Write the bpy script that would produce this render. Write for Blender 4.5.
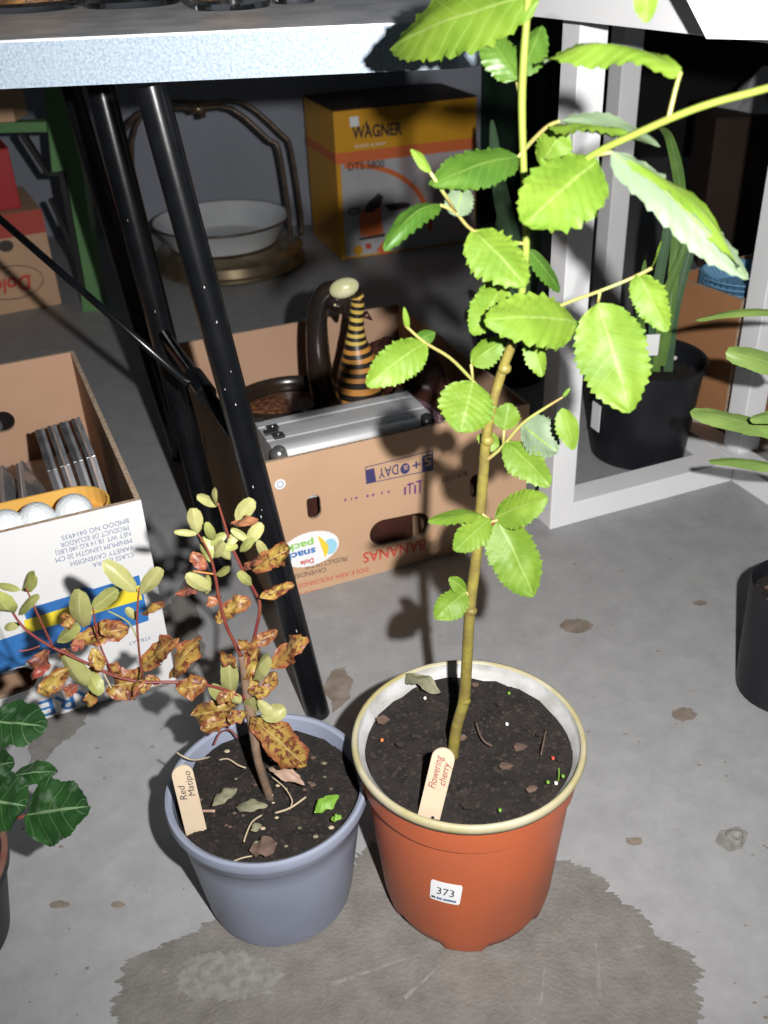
import bpy, math, random
from mathutils import Vector as V, Matrix, noise

for o in list(bpy.data.objects):
    bpy.data.objects.remove(o, do_unlink=True)
scene = bpy.context.scene
col = scene.collection

# ------------------------------------------------------------------ camera
FPX, PITCH, ROLL, CAMH = 985.0, math.radians(31.6), math.radians(2.54), 0.83
FWD = V((0, math.cos(PITCH), -math.sin(PITCH)))
UP0 = V((0, math.sin(PITCH), math.cos(PITCH)))
RT = V((1, 0, 0)) * math.cos(ROLL) - UP0 * math.sin(ROLL)
UP = V((1, 0, 0)) * math.sin(ROLL) + UP0 * math.cos(ROLL)
CAM = V((0, 0, CAMH))
cam_d = bpy.data.cameras.new('camera')
cam_d.sensor_fit = 'VERTICAL'
cam_d.sensor_height = 36.0
cam_d.lens = FPX / 1024 * 36.0
cam_d.clip_start = 0.02
cam_d.dof.use_dof = True
cam_d.dof.focus_distance = 0.95
cam_d.dof.aperture_fstop = 9.0
cam = bpy.data.objects.new('camera', cam_d)
cam.matrix_world = Matrix(((RT.x, UP.x, -FWD.x, CAM.x), (RT.y, UP.y, -FWD.y, CAM.y), (RT.z, UP.z, -FWD.z, CAM.z), (0, 0, 0, 1)))
col.objects.link(cam)
scene.camera = cam

# ------------------------------------------------------------------ light: the camera's own flash + dim indoor daylight
world = bpy.data.worlds.new('dim_room')
scene.world = world
world.use_nodes = True
world.node_tree.nodes['Background'].inputs[0].default_value = (0.80, 0.90, 1.0, 1)
world.node_tree.nodes['Background'].inputs[1].default_value = 0.030
fl_d = bpy.data.lights.new('camera_flash', 'SPOT')
fl_d.energy = 101.0
fl_d.color = (1.0, 0.98, 0.96)
fl_d.shadow_soft_size = 0.008
fl_d.spot_size = math.radians(122)
fl_d.spot_blend = 1.0
flash = bpy.data.objects.new('camera_flash', fl_d)
flash.location = CAM + RT * 0.092 + UP * 0.038
aim = (FWD + UP * 0.18).normalized()
flash.rotation_euler = aim.to_track_quat('-Z', 'Y').to_euler()
col.objects.link(flash)
scene.view_settings.view_transform = 'Standard'
scene.view_settings.look = 'None'
scene.view_settings.gamma = 1.0
scene.view_settings.use_curve_mapping = False
scene.view_settings.exposure = 0.0

# ------------------------------------------------------------------ helpers
def ray(u, v):
    return FWD + RT * ((u - 384) / FPX) - UP * ((v - 512) / FPX)
def gp(u, v, z=0.0):                      # point of the level plane z seen at (u, v)
    d = ray(u, v)
    return CAM + d * ((z - CAMH) / d.z)
def at(u, v, y):                          # point of the upright plane y seen at (u, v)
    d = ray(u, v)
    return CAM + d * (y / d.y)
def hit(u, v, P0, N):
    d = ray(u, v)
    return CAM + d * ((P0 - CAM).dot(N) / d.dot(N))
def depth(P):
    return (P - CAM).dot(FWD)

class MB:
    def __init__(s):
        s.v, s.f, s.uv = [], [], {}
    def add(s, vs, fs):
        n = len(s.v)
        s.v += [V(p) for p in vs]
        s.f += [tuple(i + n for i in f) for f in fs]
        return s
    def box(s, c, h, ax=None):
        c = V(c)
        X, Y, Z = ax or (V((1, 0, 0)), V((0, 1, 0)), V((0, 0, 1)))
        vs = [c + X * (a * h[0]) + Y * (b * h[1]) + Z * (d * h[2]) for d in (-1, 1) for b in (-1, 1) for a in (-1, 1)]
        return s.add(vs, [(0, 2, 3, 1), (4, 5, 7, 6), (0, 1, 5, 4), (2, 6, 7, 3), (0, 4, 6, 2), (1, 3, 7, 5)])
    def tube(s, pts, rad, n=8, smooth=0, caps=True):
        pts = [V(p) for p in pts]
        if not hasattr(rad, '__len__'):
            rad = [rad] * len(pts)
        if smooth:
            P, R = [], []
            for i in range(len(pts) - 1):
                p0, p1, p2, p3 = pts[max(i - 1, 0)], pts[i], pts[i + 1], pts[min(i + 2, len(pts) - 1)]
                for k in range(smooth):
                    t = k / smooth
                    P.append(0.5 * ((2 * p1) + (p2 - p0) * t + (2 * p0 - 5 * p1 + 4 * p2 - p3) * t * t + (3 * p1 - p0 - 3 * p2 + p3) * t ** 3))
                    R.append(rad[i] * (1 - t) + rad[i + 1] * t)
            P.append(pts[-1]); R.append(rad[-1])
            pts, rad = P, R
        vs, fs = [], []
        prev = None
        for i, p in enumerate(pts):
            t = (pts[min(i + 1, len(pts) - 1)] - pts[max(i - 1, 0)]).normalized()
            if prev is None:
                a = t.orthogonal().normalized()
            else:
                a = (prev - t * prev.dot(t)).normalized()
            prev = a
            b = t.cross(a)
            for k in range(n):
                th = 2 * math.pi * k / n
                vs.append(p + (a * math.cos(th) + b * math.sin(th)) * rad[i])
        for i in range(len(pts) - 1):
            for k in range(n):
                k2 = (k + 1) % n
                fs.append((i * n + k, i * n + k2, (i + 1) * n + k2, (i + 1) * n + k))
        if caps:
            fs.append(tuple(range(n))[::-1])
            fs.append(tuple((len(pts) - 1) * n + k for k in range(n)))
        return s.add(vs, fs)
    def lathe(s, c, prof, n=48, caps=(True, True), ax=None, wob=None):
        c = V(c)
        X, Y, Z = ax or (V((1, 0, 0)), V((0, 1, 0)), V((0, 0, 1)))
        vs, fs = [], []
        for i, (r, z) in enumerate(prof):
            for k in range(n):
                th = 2 * math.pi * k / n
                rr = r * (wob(th, z) if wob else 1)
                vs.append(c + X * (rr * math.cos(th)) + Y * (rr * math.sin(th)) + Z * z)
        for i in range(len(prof) - 1):
            for k in range(n):
                k2 = (k + 1) % n
                fs.append((i * n + k, i * n + k2, (i + 1) * n + k2, (i + 1) * n + k))
        if caps[0]: fs.append(tuple(range(n))[::-1])
        if caps[1]: fs.append(tuple((len(prof) - 1) * n + k for k in range(n)))
        return s.add(vs, fs)
    def ball(s, c, r, ax=None, n=16, m=10, jit=0, seed=0):
        c = V(c)
        X, Y, Z = ax or (V((1, 0, 0)), V((0, 1, 0)), V((0, 0, 1)))
        if not hasattr(r, '__len__'): r = (r, r, r)
        vs, fs = [], []
        for i in range(1, m):
            ph = math.pi * i / m
            for k in range(n):
                th = 2 * math.pi * k / n
                d = V((math.sin(ph) * math.cos(th), math.sin(ph) * math.sin(th), -math.cos(ph)))
                q = 1 + (jit * noise.noise(d * 1.7 + V((seed, seed * .7, 1))) if jit else 0)
                vs.append(c + (X * (d.x * r[0]) + Y * (d.y * r[1]) + Z * (d.z * r[2])) * q)
        b = len(vs); vs += [c - Z * r[2], c + Z * r[2]]
        for i in range(m - 2):
            for k in range(n):
                k2 = (k + 1) % n
                fs.append((i * n + k, i * n + k2, (i + 1) * n + k2, (i + 1) * n + k))
        for k in range(n):
            k2 = (k + 1) % n
            fs.append((k2, k, b)); fs.append(((m - 2) * n + k, (m - 2) * n + k2, b + 1))
        return s.add(vs, fs)
    def build(s, name, mat, parent=None, smooth=False, bevel=0, seg=2):
        root = parent
        while root is not None and root.parent is not None:
            root = root.parent
        L = root.location if root is not None else V((0, 0, 0))
        me = bpy.data.meshes.new(name)
        me.from_pydata([tuple(p - L) for p in s.v], [], s.f)
        if s.uv:
            lay = me.uv_layers.new(name='UVMap')
            for lp in me.loops:
                lay.data[lp.index].uv = s.uv.get(lp.vertex_index, (0, 0))
        me.materials.append(mat)
        if smooth:
            me.polygons.foreach_set('use_smooth', [True] * len(me.polygons))
            if smooth == 'auto':
                me.set_sharp_from_angle(angle=math.radians(38))
        me.update()
        o = bpy.data.objects.new(name, me)
        col.objects.link(o)
        if parent is not None: o.parent = parent
        if bevel:
            b = o.modifiers.new('bevel', 'BEVEL'); b.width = bevel; b.segments = seg; b.limit_method = 'ANGLE'
        return o

def tag(o, label=None, cat=None, group=None, kind=None):
    if label: o['label'] = label
    if cat: o['category'] = cat
    if group: o['group'] = group
    if kind: o['kind'] = kind
    return o
def thing(name, loc, label, cat, group=None):
    o = bpy.data.objects.new(name, None)
    o.empty_display_size = 0.05
    o.location = loc
    col.objects.link(o)
    return tag(o, label, cat, group)

def plate(outer, holes, th):              # flat outline with holes, thickness th, front at z = 0 going back to -th
    cu = bpy.data.curves.new('p', 'CURVE'); cu.dimensions = '2D'; cu.fill_mode = 'BOTH'; cu.extrude = th / 2
    for pts in [outer] + holes:
        sp = cu.splines.new('POLY'); sp.points.add(len(pts) - 1); sp.use_cyclic_u = True
        for p, q in zip(sp.points, pts): p.co = (q[0], q[1], 0, 1)
    o = bpy.data.objects.new('p', cu)
    me = bpy.data.meshes.new_from_object(o)
    vs = [V((v.co.x, v.co.y, v.co.z - th / 2)) for v in me.vertices]
    fs = [tuple(p.vertices) for p in me.polygons]
    bpy.data.objects.remove(o); bpy.data.curves.remove(cu); bpy.data.meshes.remove(me)
    return vs, fs
def place(vs, O, ex, ey, ez):
    return [O + ex * v.x + ey * v.y + ez * v.z for v in vs]
def glyphs(s, shear=0.0, fat=0.0):        # text as flat mesh, unit box 0..1 in x and y
    cu = bpy.data.curves.new('t', 'FONT'); cu.body = s; cu.resolution_u = 3; cu.shear = shear; cu.offset = fat
    o = bpy.data.objects.new('t', cu)
    me = bpy.data.meshes.new_from_object(o)
    xs = [v.co.x for v in me.vertices]; x0, x1 = min(xs), max(xs)
    top = 0.69
    vs = [((v.co.x - x0) / (x1 - x0), v.co.y / top) for v in me.vertices]
    fs = [tuple(p.vertices) for p in me.polygons]
    bpy.data.objects.remove(o); bpy.data.curves.remove(cu); bpy.data.meshes.remove(me)
    return vs, fs
def lettering(s, A, B, hgt, N, mat, parent, shear=0.0, fat=0.0, name='lettering', lift=0.0004):
    ex = B - A; ey = N.cross(ex.normalized()) * hgt
    vs, fs = glyphs(s, shear, fat)
    return MB().add([A + ex * x + ey * y + N * lift for x, y in vs], fs).build(name, mat, parent)
def ellipse(cx, cy, rx, ry, n=20, ang=0.0):
    ca, sa = math.cos(ang), math.sin(ang)
    return [(cx + rx * math.cos(2 * math.pi * k / n) * ca - ry * math.sin(2 * math.pi * k / n) * sa,
             cy + rx * math.cos(2 * math.pi * k / n) * sa + ry * math.sin(2 * math.pi * k / n) * ca) for k in range(n)]
def slot(cx, cy, hx, hy, n=6, ang=0.0):    # rounded slot with half sizes hx, hy
    r = min(hx, hy); pts = []
    for (sx, sy, a0) in ((1, 1, 0), (-1, 1, 90), (-1, -1, 180), (1, -1, 270)):
        for k in range(n + 1):
            a = math.radians(a0 + 90 * k / n)
            pts.append((sx * (hx - r) + r * math.cos(a), sy * (hy - r) + r * math.sin(a)))
    ca, sa = math.cos(ang), math.sin(ang)
    return [(cx + x * ca - y * sa, cy + x * sa + y * ca) for x, y in pts]

# ------------------------------------------------------------------ materials
def mat(name, c, rough=0.6, metal=0.0, c2=None, scale=20, amount=1.0, detail=4, lo=0.35, hi=0.65, bump=0.0, bscale=None, spec=0.5, coat=0.0, trans=0.0, ior=1.45, nrough=0.5):
    m = bpy.data.materials.new(name); m.use_nodes = True
    nt = m.node_tree; P = nt.nodes['Principled BSDF']
    P.inputs['Base Color'].default_value = (*c, 1)
    P.inputs['Roughness'].default_value = rough
    P.inputs['Metallic'].default_value = metal
    P.inputs['Specular IOR Level'].default_value = spec
    P.inputs['Coat Weight'].default_value = coat
    P.inputs['Transmission Weight'].default_value = trans
    P.inputs['IOR'].default_value = ior
    tc = nt.nodes.new('ShaderNodeTexCoord')
    if c2:
        n = nt.nodes.new('ShaderNodeTexNoise'); n.inputs['Scale'].default_value = scale; n.inputs['Detail'].default_value = detail; n.inputs['Roughness'].default_value = nrough
        nt.links.new(tc.outputs['Object'], n.inputs['Vector'])
        r = nt.nodes.new('ShaderNodeValToRGB')
        r.color_ramp.elements[0].position = lo; r.color_ramp.elements[1].position = hi
        r.color_ramp.elements[0].color = (*c, 1); r.color_ramp.elements[1].color = (*c2, 1)
        nt.links.new(n.outputs['Fac'], r.inputs['Fac'])
        nt.links.new(r.outputs['Color'], P.inputs['Base Color'])
    if bump:
        n2 = nt.nodes.new('ShaderNodeTexNoise'); n2.inputs['Scale'].default_value = bscale or scale * 4; n2.inputs['Detail'].default_value = 5
        nt.links.new(tc.outputs['Object'], n2.inputs['Vector'])
        b = nt.nodes.new('ShaderNodeBump'); b.inputs['Strength'].default_value = bump; b.inputs['Distance'].default_value = 0.004
        nt.links.new(n2.outputs['Fac'], b.inputs['Height'])
        nt.links.new(b.outputs['Normal'], P.inputs['Normal'])
    return m

def leaf_mat(name, top, top2, under, vein, rough=0.42, spots=None, spot_scale=90, spot_lo=0.5, spot_hi=0.58, nv=9.0, vw=0.08, edge=None, transl=0.12):
    m = bpy.data.materials.new(name); m.use_nodes = True
    nt = m.node_tree; N = nt.nodes; Lk = nt.links; P = N['Principled BSDF']
    P.inputs['Roughness'].default_value = rough
    P.inputs['Specular IOR Level'].default_value = 0.3
    uv = N.new('ShaderNodeUVMap'); uv.uv_map = 'UVMap'
    sp = N.new('ShaderNodeSeparateXYZ'); Lk.new(uv.outputs['UV'], sp.inputs['Vector'])
    def mth(op, a, b=None, c=None):
        n = N.new('ShaderNodeMath'); n.operation = op
        for i, x in enumerate((a, b, c)):
            if x is None: continue
            if isinstance(x, (int, float)): n.inputs[i].default_value = x
            else: Lk.new(x, n.inputs[i])
        return n.outputs[0]
    t = sp.outputs['X']; s = mth('ABSOLUTE', mth('MULTIPLY', mth('SUBTRACT', sp.outputs['Y'], 0.5), 2.0))
    mid = mth('LESS_THAN', s, 0.045)
    fr = mth('FRACT', mth('MULTIPLY', mth('SUBTRACT', t, mth('MULTIPLY', s, 0.2)), nv))
    lat = mth('LESS_THAN', fr, vw)
    vn = mth('MAXIMUM', mid, mth('MULTIPLY', lat, 0.55))
    tc = N.new('ShaderNodeTexCoord')
    nz = N.new('ShaderNodeTexNoise'); nz.inputs['Scale'].default_value = 28; nz.inputs['Detail'].default_value = 4
    Lk.new(tc.outputs['Object'], nz.inputs['Vector'])
    def mix(f, a, b):
        n = N.new('ShaderNodeMix'); n.data_type = 'RGBA'
        if isinstance(f, (int, float)): n.inputs[0].default_value = f
        else: Lk.new(f, n.inputs[0])
        for i, x in ((6, a), (7, b)):
            if isinstance(x, tuple): n.inputs[i].default_value = (*x, 1)
            else: Lk.new(x, n.inputs[i])
        return n.outputs[2]
    rp = N.new('ShaderNodeMapRange'); rp.inputs['From Min'].default_value = 0.38; rp.inputs['From Max'].default_value = 0.62
    Lk.new(nz.outputs['Fac'], rp.inputs['Value'])
    c = mix(rp.outputs['Result'], top, top2)
    if spots:
        n2 = N.new('ShaderNodeTexNoise'); n2.inputs['Scale'].default_value = spot_scale; n2.inputs['Detail'].default_value = 3
        Lk.new(tc.outputs['Object'], n2.inputs['Vector'])
        r2 = N.new('ShaderNodeMapRange'); r2.inputs['From Min'].default_value = spot_lo; r2.inputs['From Max'].default_value = spot_hi
        Lk.new(n2.outputs['Fac'], r2.inputs['Value'])
        c = mix(r2.outputs['Result'], c, spots)
    if edge:
        e = N.new('ShaderNodeMapRange'); e.inputs['From Min'].default_value = 0.55; e.inputs['From Max'].default_value = 1.0
        Lk.new(s, e.inputs['Value'])
        c = mix(mth('MULTIPLY', e.outputs['Result'], 0.8), c, edge)
    c = mix(vn, c, vein)
    geo = N.new('ShaderNodeNewGeometry')
    c = mix(geo.outputs['Backfacing'], c, mix(vn, under, vein))
    Lk.new(c, P.inputs['Base Color'])
    tr = N.new('ShaderNodeBsdfTranslucent'); Lk.new(c, tr.inputs['Color'])
    ms = N.new('ShaderNodeMixShader'); ms.inputs[0].default_value = transl
    Lk.new(P.outputs[0], ms.inputs[1]); Lk.new(tr.outputs[0], ms.inputs[2])
    Lk.new(ms.outputs[0], N['Material Output'].inputs['Surface'])
    return m

M = {}
M['paint'] = mat('grey_floor_paint', (0.335, 0.337, 0.342), 0.55, c2=(0.245, 0.246, 0.25), scale=26, detail=12, nrough=0.72, lo=0.3, hi=0.75, bump=0.10, bscale=420)
M['bare'] = mat('bare_concrete', (0.205, 0.192, 0.178), 0.75, c2=(0.125, 0.115, 0.104), scale=30, nrough=0.7, detail=10, lo=0.3, hi=0.72, bump=0.35, bscale=260)
M['stain'] = mat('brown_stain', (0.24, 0.20, 0.165), 0.6, c2=(0.16, 0.13, 0.105), scale=60, detail=8, bump=0.3, bscale=200)
M['chip'] = mat('pale_scuff', (0.235, 0.225, 0.212), 0.7, c2=(0.165, 0.155, 0.143), scale=120, detail=6)
M['wall'] = mat('slate_wall_paint', (0.27, 0.29, 0.34), 0.7, c2=(0.24, 0.26, 0.305), scale=4)
M['dark'] = mat('near_black', (0.012, 0.012, 0.013), 0.8, c2=(0.02, 0.018, 0.016), scale=3)
M['kraft'] = mat('kraft_card', (0.56, 0.355, 0.22), 0.75, c2=(0.50, 0.315, 0.19), scale=7, detail=6)
M['kraft_in'] = mat('kraft_card_inside', (0.50, 0.31, 0.205), 0.8, c2=(0.44, 0.27, 0.175), scale=6, detail=6)
M['kraft_edge'] = mat('corrugated_edge', (0.52, 0.40, 0.29), 0.9, c2=(0.33, 0.24, 0.17), scale=240, detail=1)
M['whitecard'] = mat('white_printed_card', (0.70, 0.70, 0.70), 0.45, c2=(0.65, 0.65, 0.655), scale=6, detail=5)
M['browncard'] = mat('dark_kraft_card', (0.36, 0.17, 0.075), 0.75, c2=(0.31, 0.145, 0.065), scale=7)
M['dimcard'] = mat('darkened_brown_card', (0.040, 0.022, 0.014), 0.85, c2=(0.03, 0.017, 0.011), scale=6)  # brown card with the gloom behind the bench put into its colour
M['redprint'] = mat('red_ink', (0.55, 0.06, 0.04), 0.6)
M['blackprint'] = mat('black_ink', (0.05, 0.035, 0.03), 0.6)
M['navyprint'] = mat('navy_ink', (0.05, 0.045, 0.14), 0.6)
M['purple'] = mat('purple_ink', (0.16, 0.06, 0.20), 0.6)
M['blueprint'] = mat('blue_ink', (0.035, 0.17, 0.46), 0.45, c2=(0.03, 0.14, 0.40), scale=20)
M['yellowprint'] = mat('yellow_ink', (0.82, 0.66, 0.04), 0.45)
M['greyprint'] = mat('grey_blue_ink', (0.13, 0.18, 0.30), 0.6)
M['skyprint'] = mat('sky_blue_ink', (0.35, 0.66, 0.82), 0.45)
M['greenprint'] = mat('green_ink', (0.30, 0.60, 0.12), 0.45)
M['whiteprint'] = mat('white_print', (0.85, 0.86, 0.87), 0.4)
M['orangeprint'] = mat('orange_ink', (0.72, 0.17, 0.05), 0.5)
M['amberprint'] = mat('amber_print', (0.72, 0.36, 0.02), 0.45, c2=(0.68, 0.33, 0.02), scale=5)
M['greyphoto'] = mat('pale_grey_print', (0.50, 0.50, 0.52), 0.45, c2=(0.40, 0.39, 0.40), scale=9)
M['paleprint'] = mat('pinkish_print', (0.55, 0.42, 0.40), 0.45, c2=(0.45, 0.45, 0.50), scale=12)
M['white'] = mat('white_gloss_paint', (0.78, 0.785, 0.795), 0.45, c2=(0.74, 0.745, 0.755), scale=10)
M['blackmetal'] = mat('black_enamel_tube', (0.0035, 0.004, 0.005), 0.24, c2=(0.006, 0.0065, 0.008), scale=30, bump=0.03, bscale=70)
M['scuff'] = mat('bare_metal_scuff', (0.55, 0.55, 0.55), 0.5)
M['galv'] = mat('galvanised_top', (0.74, 0.75, 0.77), 0.42, metal=0.15, c2=(0.50, 0.53, 0.56), scale=26, detail=3)
M['galv_edge'] = mat('speckled_edge_band', (0.34, 0.39, 0.45), 0.5, c2=(0.17, 0.23, 0.29), scale=420, detail=6, lo=0.28, hi=0.72, bump=0.15, bscale=300)
M['glass'] = mat('jar_glass', (0.93, 0.95, 0.94), 0.03, trans=1.0, ior=1.47)
M['spice'] = mat('brown_seeds', (0.16, 0.07, 0.025), 0.6, c2=(0.05, 0.025, 0.012), scale=240, detail=2)
M['spice2'] = mat('amber_seeds', (0.45, 0.20, 0.05), 0.6, c2=(0.12, 0.05, 0.02), scale=200, detail=2)
M['alu'] = mat('brushed_aluminium', (0.80, 0.81, 0.83), 0.38, metal=0.55, c2=(0.74, 0.75, 0.77), scale=18)
M['aludark'] = mat('dark_plastic_corner', (0.03, 0.03, 0.032), 0.3)
M['chrome'] = mat('polished_chrome', (0.62, 0.62, 0.62), 0.18, metal=0.9)
M['darkwood'] = mat('dark_polished_wood', (0.014, 0.011, 0.010), 0.22, c2=(0.026, 0.016, 0.011), scale=14, coat=0.3)
M['basketry'] = mat('brown_inlay', (0.30, 0.13, 0.06), 0.4, c2=(0.12, 0.04, 0.02), scale=130, detail=2, lo=0.42, hi=0.55)
M['cream'] = mat('cream_glaze', (0.62, 0.60, 0.38), 0.35, c2=(0.45, 0.46, 0.22), scale=60)
M['stripe_y'] = mat('yellow_ochre_paint', (0.62, 0.46, 0.10), 0.4, c2=(0.50, 0.32, 0.07), scale=40)
M['stripe_o'] = mat('orange_ochre_paint', (0.56, 0.26, 0.05), 0.4, c2=(0.46, 0.20, 0.05), scale=40)
M['stripe_b'] = mat('black_brown_paint', (0.02, 0.015, 0.012), 0.4)
M['brownlump'] = mat('dark_brown_carving', (0.075, 0.028, 0.020), 0.35, c2=(0.04, 0.016, 0.012), scale=26)
M['speckle'] = mat('speckled_purple_cloth', (0.09, 0.04, 0.055), 0.9, c2=(0.26, 0.18, 0.19), scale=260, detail=2, lo=0.5, hi=0.6)
M['cdcase'] = mat('clear_grey_plastic', (0.33, 0.34, 0.36), 0.15, c2=(0.22, 0.225, 0.24), scale=30, coat=0.3)
M['cddark'] = mat('dark_disc_tray', (0.12, 0.115, 0.12), 0.25, c2=(0.07, 0.07, 0.075), scale=30)
M['cdinlay'] = mat('brown_inlay_card', (0.32, 0.24, 0.21), 0.4, c2=(0.45, 0.38, 0.35), scale=30)
M['cdpaper'] = mat('white_inlay_card', (0.62, 0.60, 0.60), 0.4)
M['yellowtray'] = mat('yellow_moulded_tray', (0.72, 0.42, 0.10), 0.5, c2=(0.66, 0.37, 0.08), scale=20)
M['golf'] = mat('golf_ball_white', (0.74, 0.78, 0.80), 0.35, c2=(0.66, 0.70, 0.72), scale=150, detail=1, bump=0.4, bscale=220)
M['orangepot'] = mat('terracotta_plastic', (0.47, 0.105, 0.036), 0.42, c2=(0.41, 0.100, 0.042), scale=14, detail=8, nrough=0.65)
M['potrim'] = mat('faded_beige_rim', (0.38, 0.35, 0.25), 0.5, c2=(0.29, 0.25, 0.10), scale=24, detail=5)
M['potinner'] = mat('pale_grey_inside', (0.42, 0.42, 0.42), 0.5, c2=(0.27, 0.265, 0.25), scale=40, detail=6)
M['greypot'] = mat('lavender_grey_plastic', (0.235, 0.262, 0.335), 0.42, c2=(0.20, 0.222, 0.29), scale=12, detail=6)
M['blackpot'] = mat('black_nursery_plastic', (0.009, 0.010, 0.013), 0.42, c2=(0.016, 0.017, 0.021), scale=10, spec=0.35)
M['soil'] = mat('dark_potting_soil', (0.017, 0.012, 0.010), 0.95, c2=(0.006, 0.005, 0.0045), scale=60, detail=8, bump=0.9, bscale=220)
M['crumb'] = mat('soil_crumb', (0.030, 0.021, 0.017), 0.95, c2=(0.008, 0.006, 0.005), scale=90)
M['barkchip'] = mat('bark_chip', (0.075, 0.045, 0.035), 0.85, c2=(0.12, 0.075, 0.055), scale=60)
M['straw'] = mat('dry_root', (0.38, 0.31, 0.21), 0.8)
M['deadleaf'] = mat('dry_pinkish_leaf', (0.40, 0.27, 0.21), 0.7, c2=(0.26, 0.17, 0.12), scale=70)
M['moss'] = mat('grey_green_litter', (0.20, 0.19, 0.12), 0.8, c2=(0.10, 0.10, 0.06), scale=70)
M['weed'] = mat('bright_green_weed', (0.13, 0.26, 0.03), 0.5)
M['perlite'] = mat('white_grit', (0.66, 0.66, 0.62), 0.8)
M['stick'] = mat('pale_birch_stick', (0.50, 0.40, 0.29), 0.6, c2=(0.45, 0.355, 0.255), scale=30)
M['redpen'] = mat('maroon_pen', (0.20, 0.025, 0.03), 0.6)
M['blackpen'] = mat('black_pen', (0.03, 0.03, 0.035), 0.6)
M['bark'] = mat('olive_bark', (0.185, 0.155, 0.030), 0.5, c2=(0.125, 0.095, 0.026), scale=70, bump=0.3, bscale=150)
M['greenshoot'] = mat('green_shoot', (0.17, 0.235, 0.036), 0.45, c2=(0.18, 0.195, 0.038), scale=40)
M['petiole'] = mat('petiole_green', (0.23, 0.255, 0.07), 0.45, c2=(0.25, 0.18, 0.065), scale=60)
M['redstem'] = mat('red_stem', (0.125, 0.020, 0.022), 0.5, c2=(0.17, 0.045, 0.025), scale=50)
M['orangestem'] = mat('orange_stem', (0.50, 0.17, 0.04), 0.5)
M['darkstem'] = mat('dark_trunk', (0.10, 0.065, 0.045), 0.8, c2=(0.20, 0.13, 0.085), scale=60)
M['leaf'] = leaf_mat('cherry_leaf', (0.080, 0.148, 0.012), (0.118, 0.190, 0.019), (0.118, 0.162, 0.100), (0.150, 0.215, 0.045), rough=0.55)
M['leaf_d'] = leaf_mat('darker_cherry_leaf', (0.034, 0.086, 0.010), (0.056, 0.116, 0.014), (0.095, 0.135, 0.08), (0.09, 0.15, 0.03))  # darker copy of the cherry leaf; shade on leaves behind is put into colour
M['m_y'] = leaf_mat('pale_yellow_leaf', (0.32, 0.31, 0.125), (0.24, 0.245, 0.09), (0.30, 0.29, 0.17), (0.35, 0.335, 0.17), nv=6, vw=0.05)
M['m_g'] = leaf_mat('olive_green_leaf', (0.27, 0.29, 0.085), (0.20, 0.21, 0.07), (0.34, 0.33, 0.18), (0.36, 0.36, 0.15), nv=6, vw=0.05)
M['m_b'] = leaf_mat('blotched_leaf', (0.30, 0.215, 0.045), (0.21, 0.095, 0.03), (0.24, 0.15, 0.06), (0.32, 0.24, 0.09), spots=(0.11, 0.035, 0.018), spot_scale=190, spot_lo=0.50, spot_hi=0.58, nv=6, vw=0.05, edge=(0.20, 0.045, 0.025))
M['m_r'] = leaf_mat('red_brown_leaf', (0.20, 0.04, 0.03), (0.28, 0.13, 0.06), (0.24, 0.07, 0.06), (0.30, 0.15, 0.09), spots=(0.12, 0.04, 0.03), spot_scale=120, nv=6, vw=0.05)
M['cyc'] = leaf_mat('marbled_dark_leaf', (0.012, 0.040, 0.012), (0.020, 0.065, 0.016), (0.16, 0.24, 0.07), (0.14, 0.22, 0.11), rough=0.35, spots=(0.075, 0.125, 0.075), spot_scale=70, spot_lo=0.55, spot_hi=0.70, nv=5, vw=0.05, transl=0.05)
M['strap'] = leaf_mat('strap_leaf', (0.10, 0.20, 0.045), (0.15, 0.26, 0.06), (0.13, 0.24, 0.09), (0.18, 0.30, 0.09), nv=1, vw=0.0)
M['bluegreen'] = leaf_mat('dull_blue_green_blade', (0.065, 0.13, 0.065), (0.085, 0.16, 0.08), (0.08, 0.15, 0.08), (0.09, 0.17, 0.08), nv=1, vw=0.0)
M['lance'] = leaf_mat('lance_leaf', (0.17, 0.27, 0.07), (0.22, 0.33, 0.08), (0.26, 0.36, 0.15), (0.27, 0.38, 0.12), nv=7, vw=0.05)
M['enamel'] = mat('white_enamel', (0.62, 0.64, 0.66), 0.3, c2=(0.54, 0.56, 0.58), scale=14)
M['brass'] = mat('tarnished_brass', (0.34, 0.27, 0.17), 0.32, metal=0.8, c2=(0.20, 0.15, 0.10), scale=22, detail=5)
M['rusttube'] = mat('brown_metal_tube', (0.14, 0.10, 0.07), 0.4, metal=0.5, c2=(0.07, 0.05, 0.04), scale=40)
M['greenpaint'] = mat('bench_green_paint', (0.12, 0.26, 0.10), 0.5, c2=(0.10, 0.22, 0.085), scale=14)
M['greendark'] = mat('black_rubber_strip', (0.015, 0.016, 0.015), 0.6)
M['redcard'] = mat('deep_red_card', (0.42, 0.015, 0.02), 0.5, c2=(0.37, 0.012, 0.018), scale=9)
M['redcard2'] = mat('dull_red_band', (0.42, 0.06, 0.04), 0.6)
M['blueplastic'] = mat('sky_blue_plastic', (0.17, 0.36, 0.55), 0.4, c2=(0.15, 0.33, 0.50), scale=14)
M['greensheet'] = mat('dark_green_plastic_sheet', (0.012, 0.030, 0.020), 0.35, c2=(0.02, 0.04, 0.028), scale=6)
M['yellowfruit'] = mat('flat_yellow', (0.85, 0.65, 0.06), 0.5)

random.seed(5)
R = random.Random(11)

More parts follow.
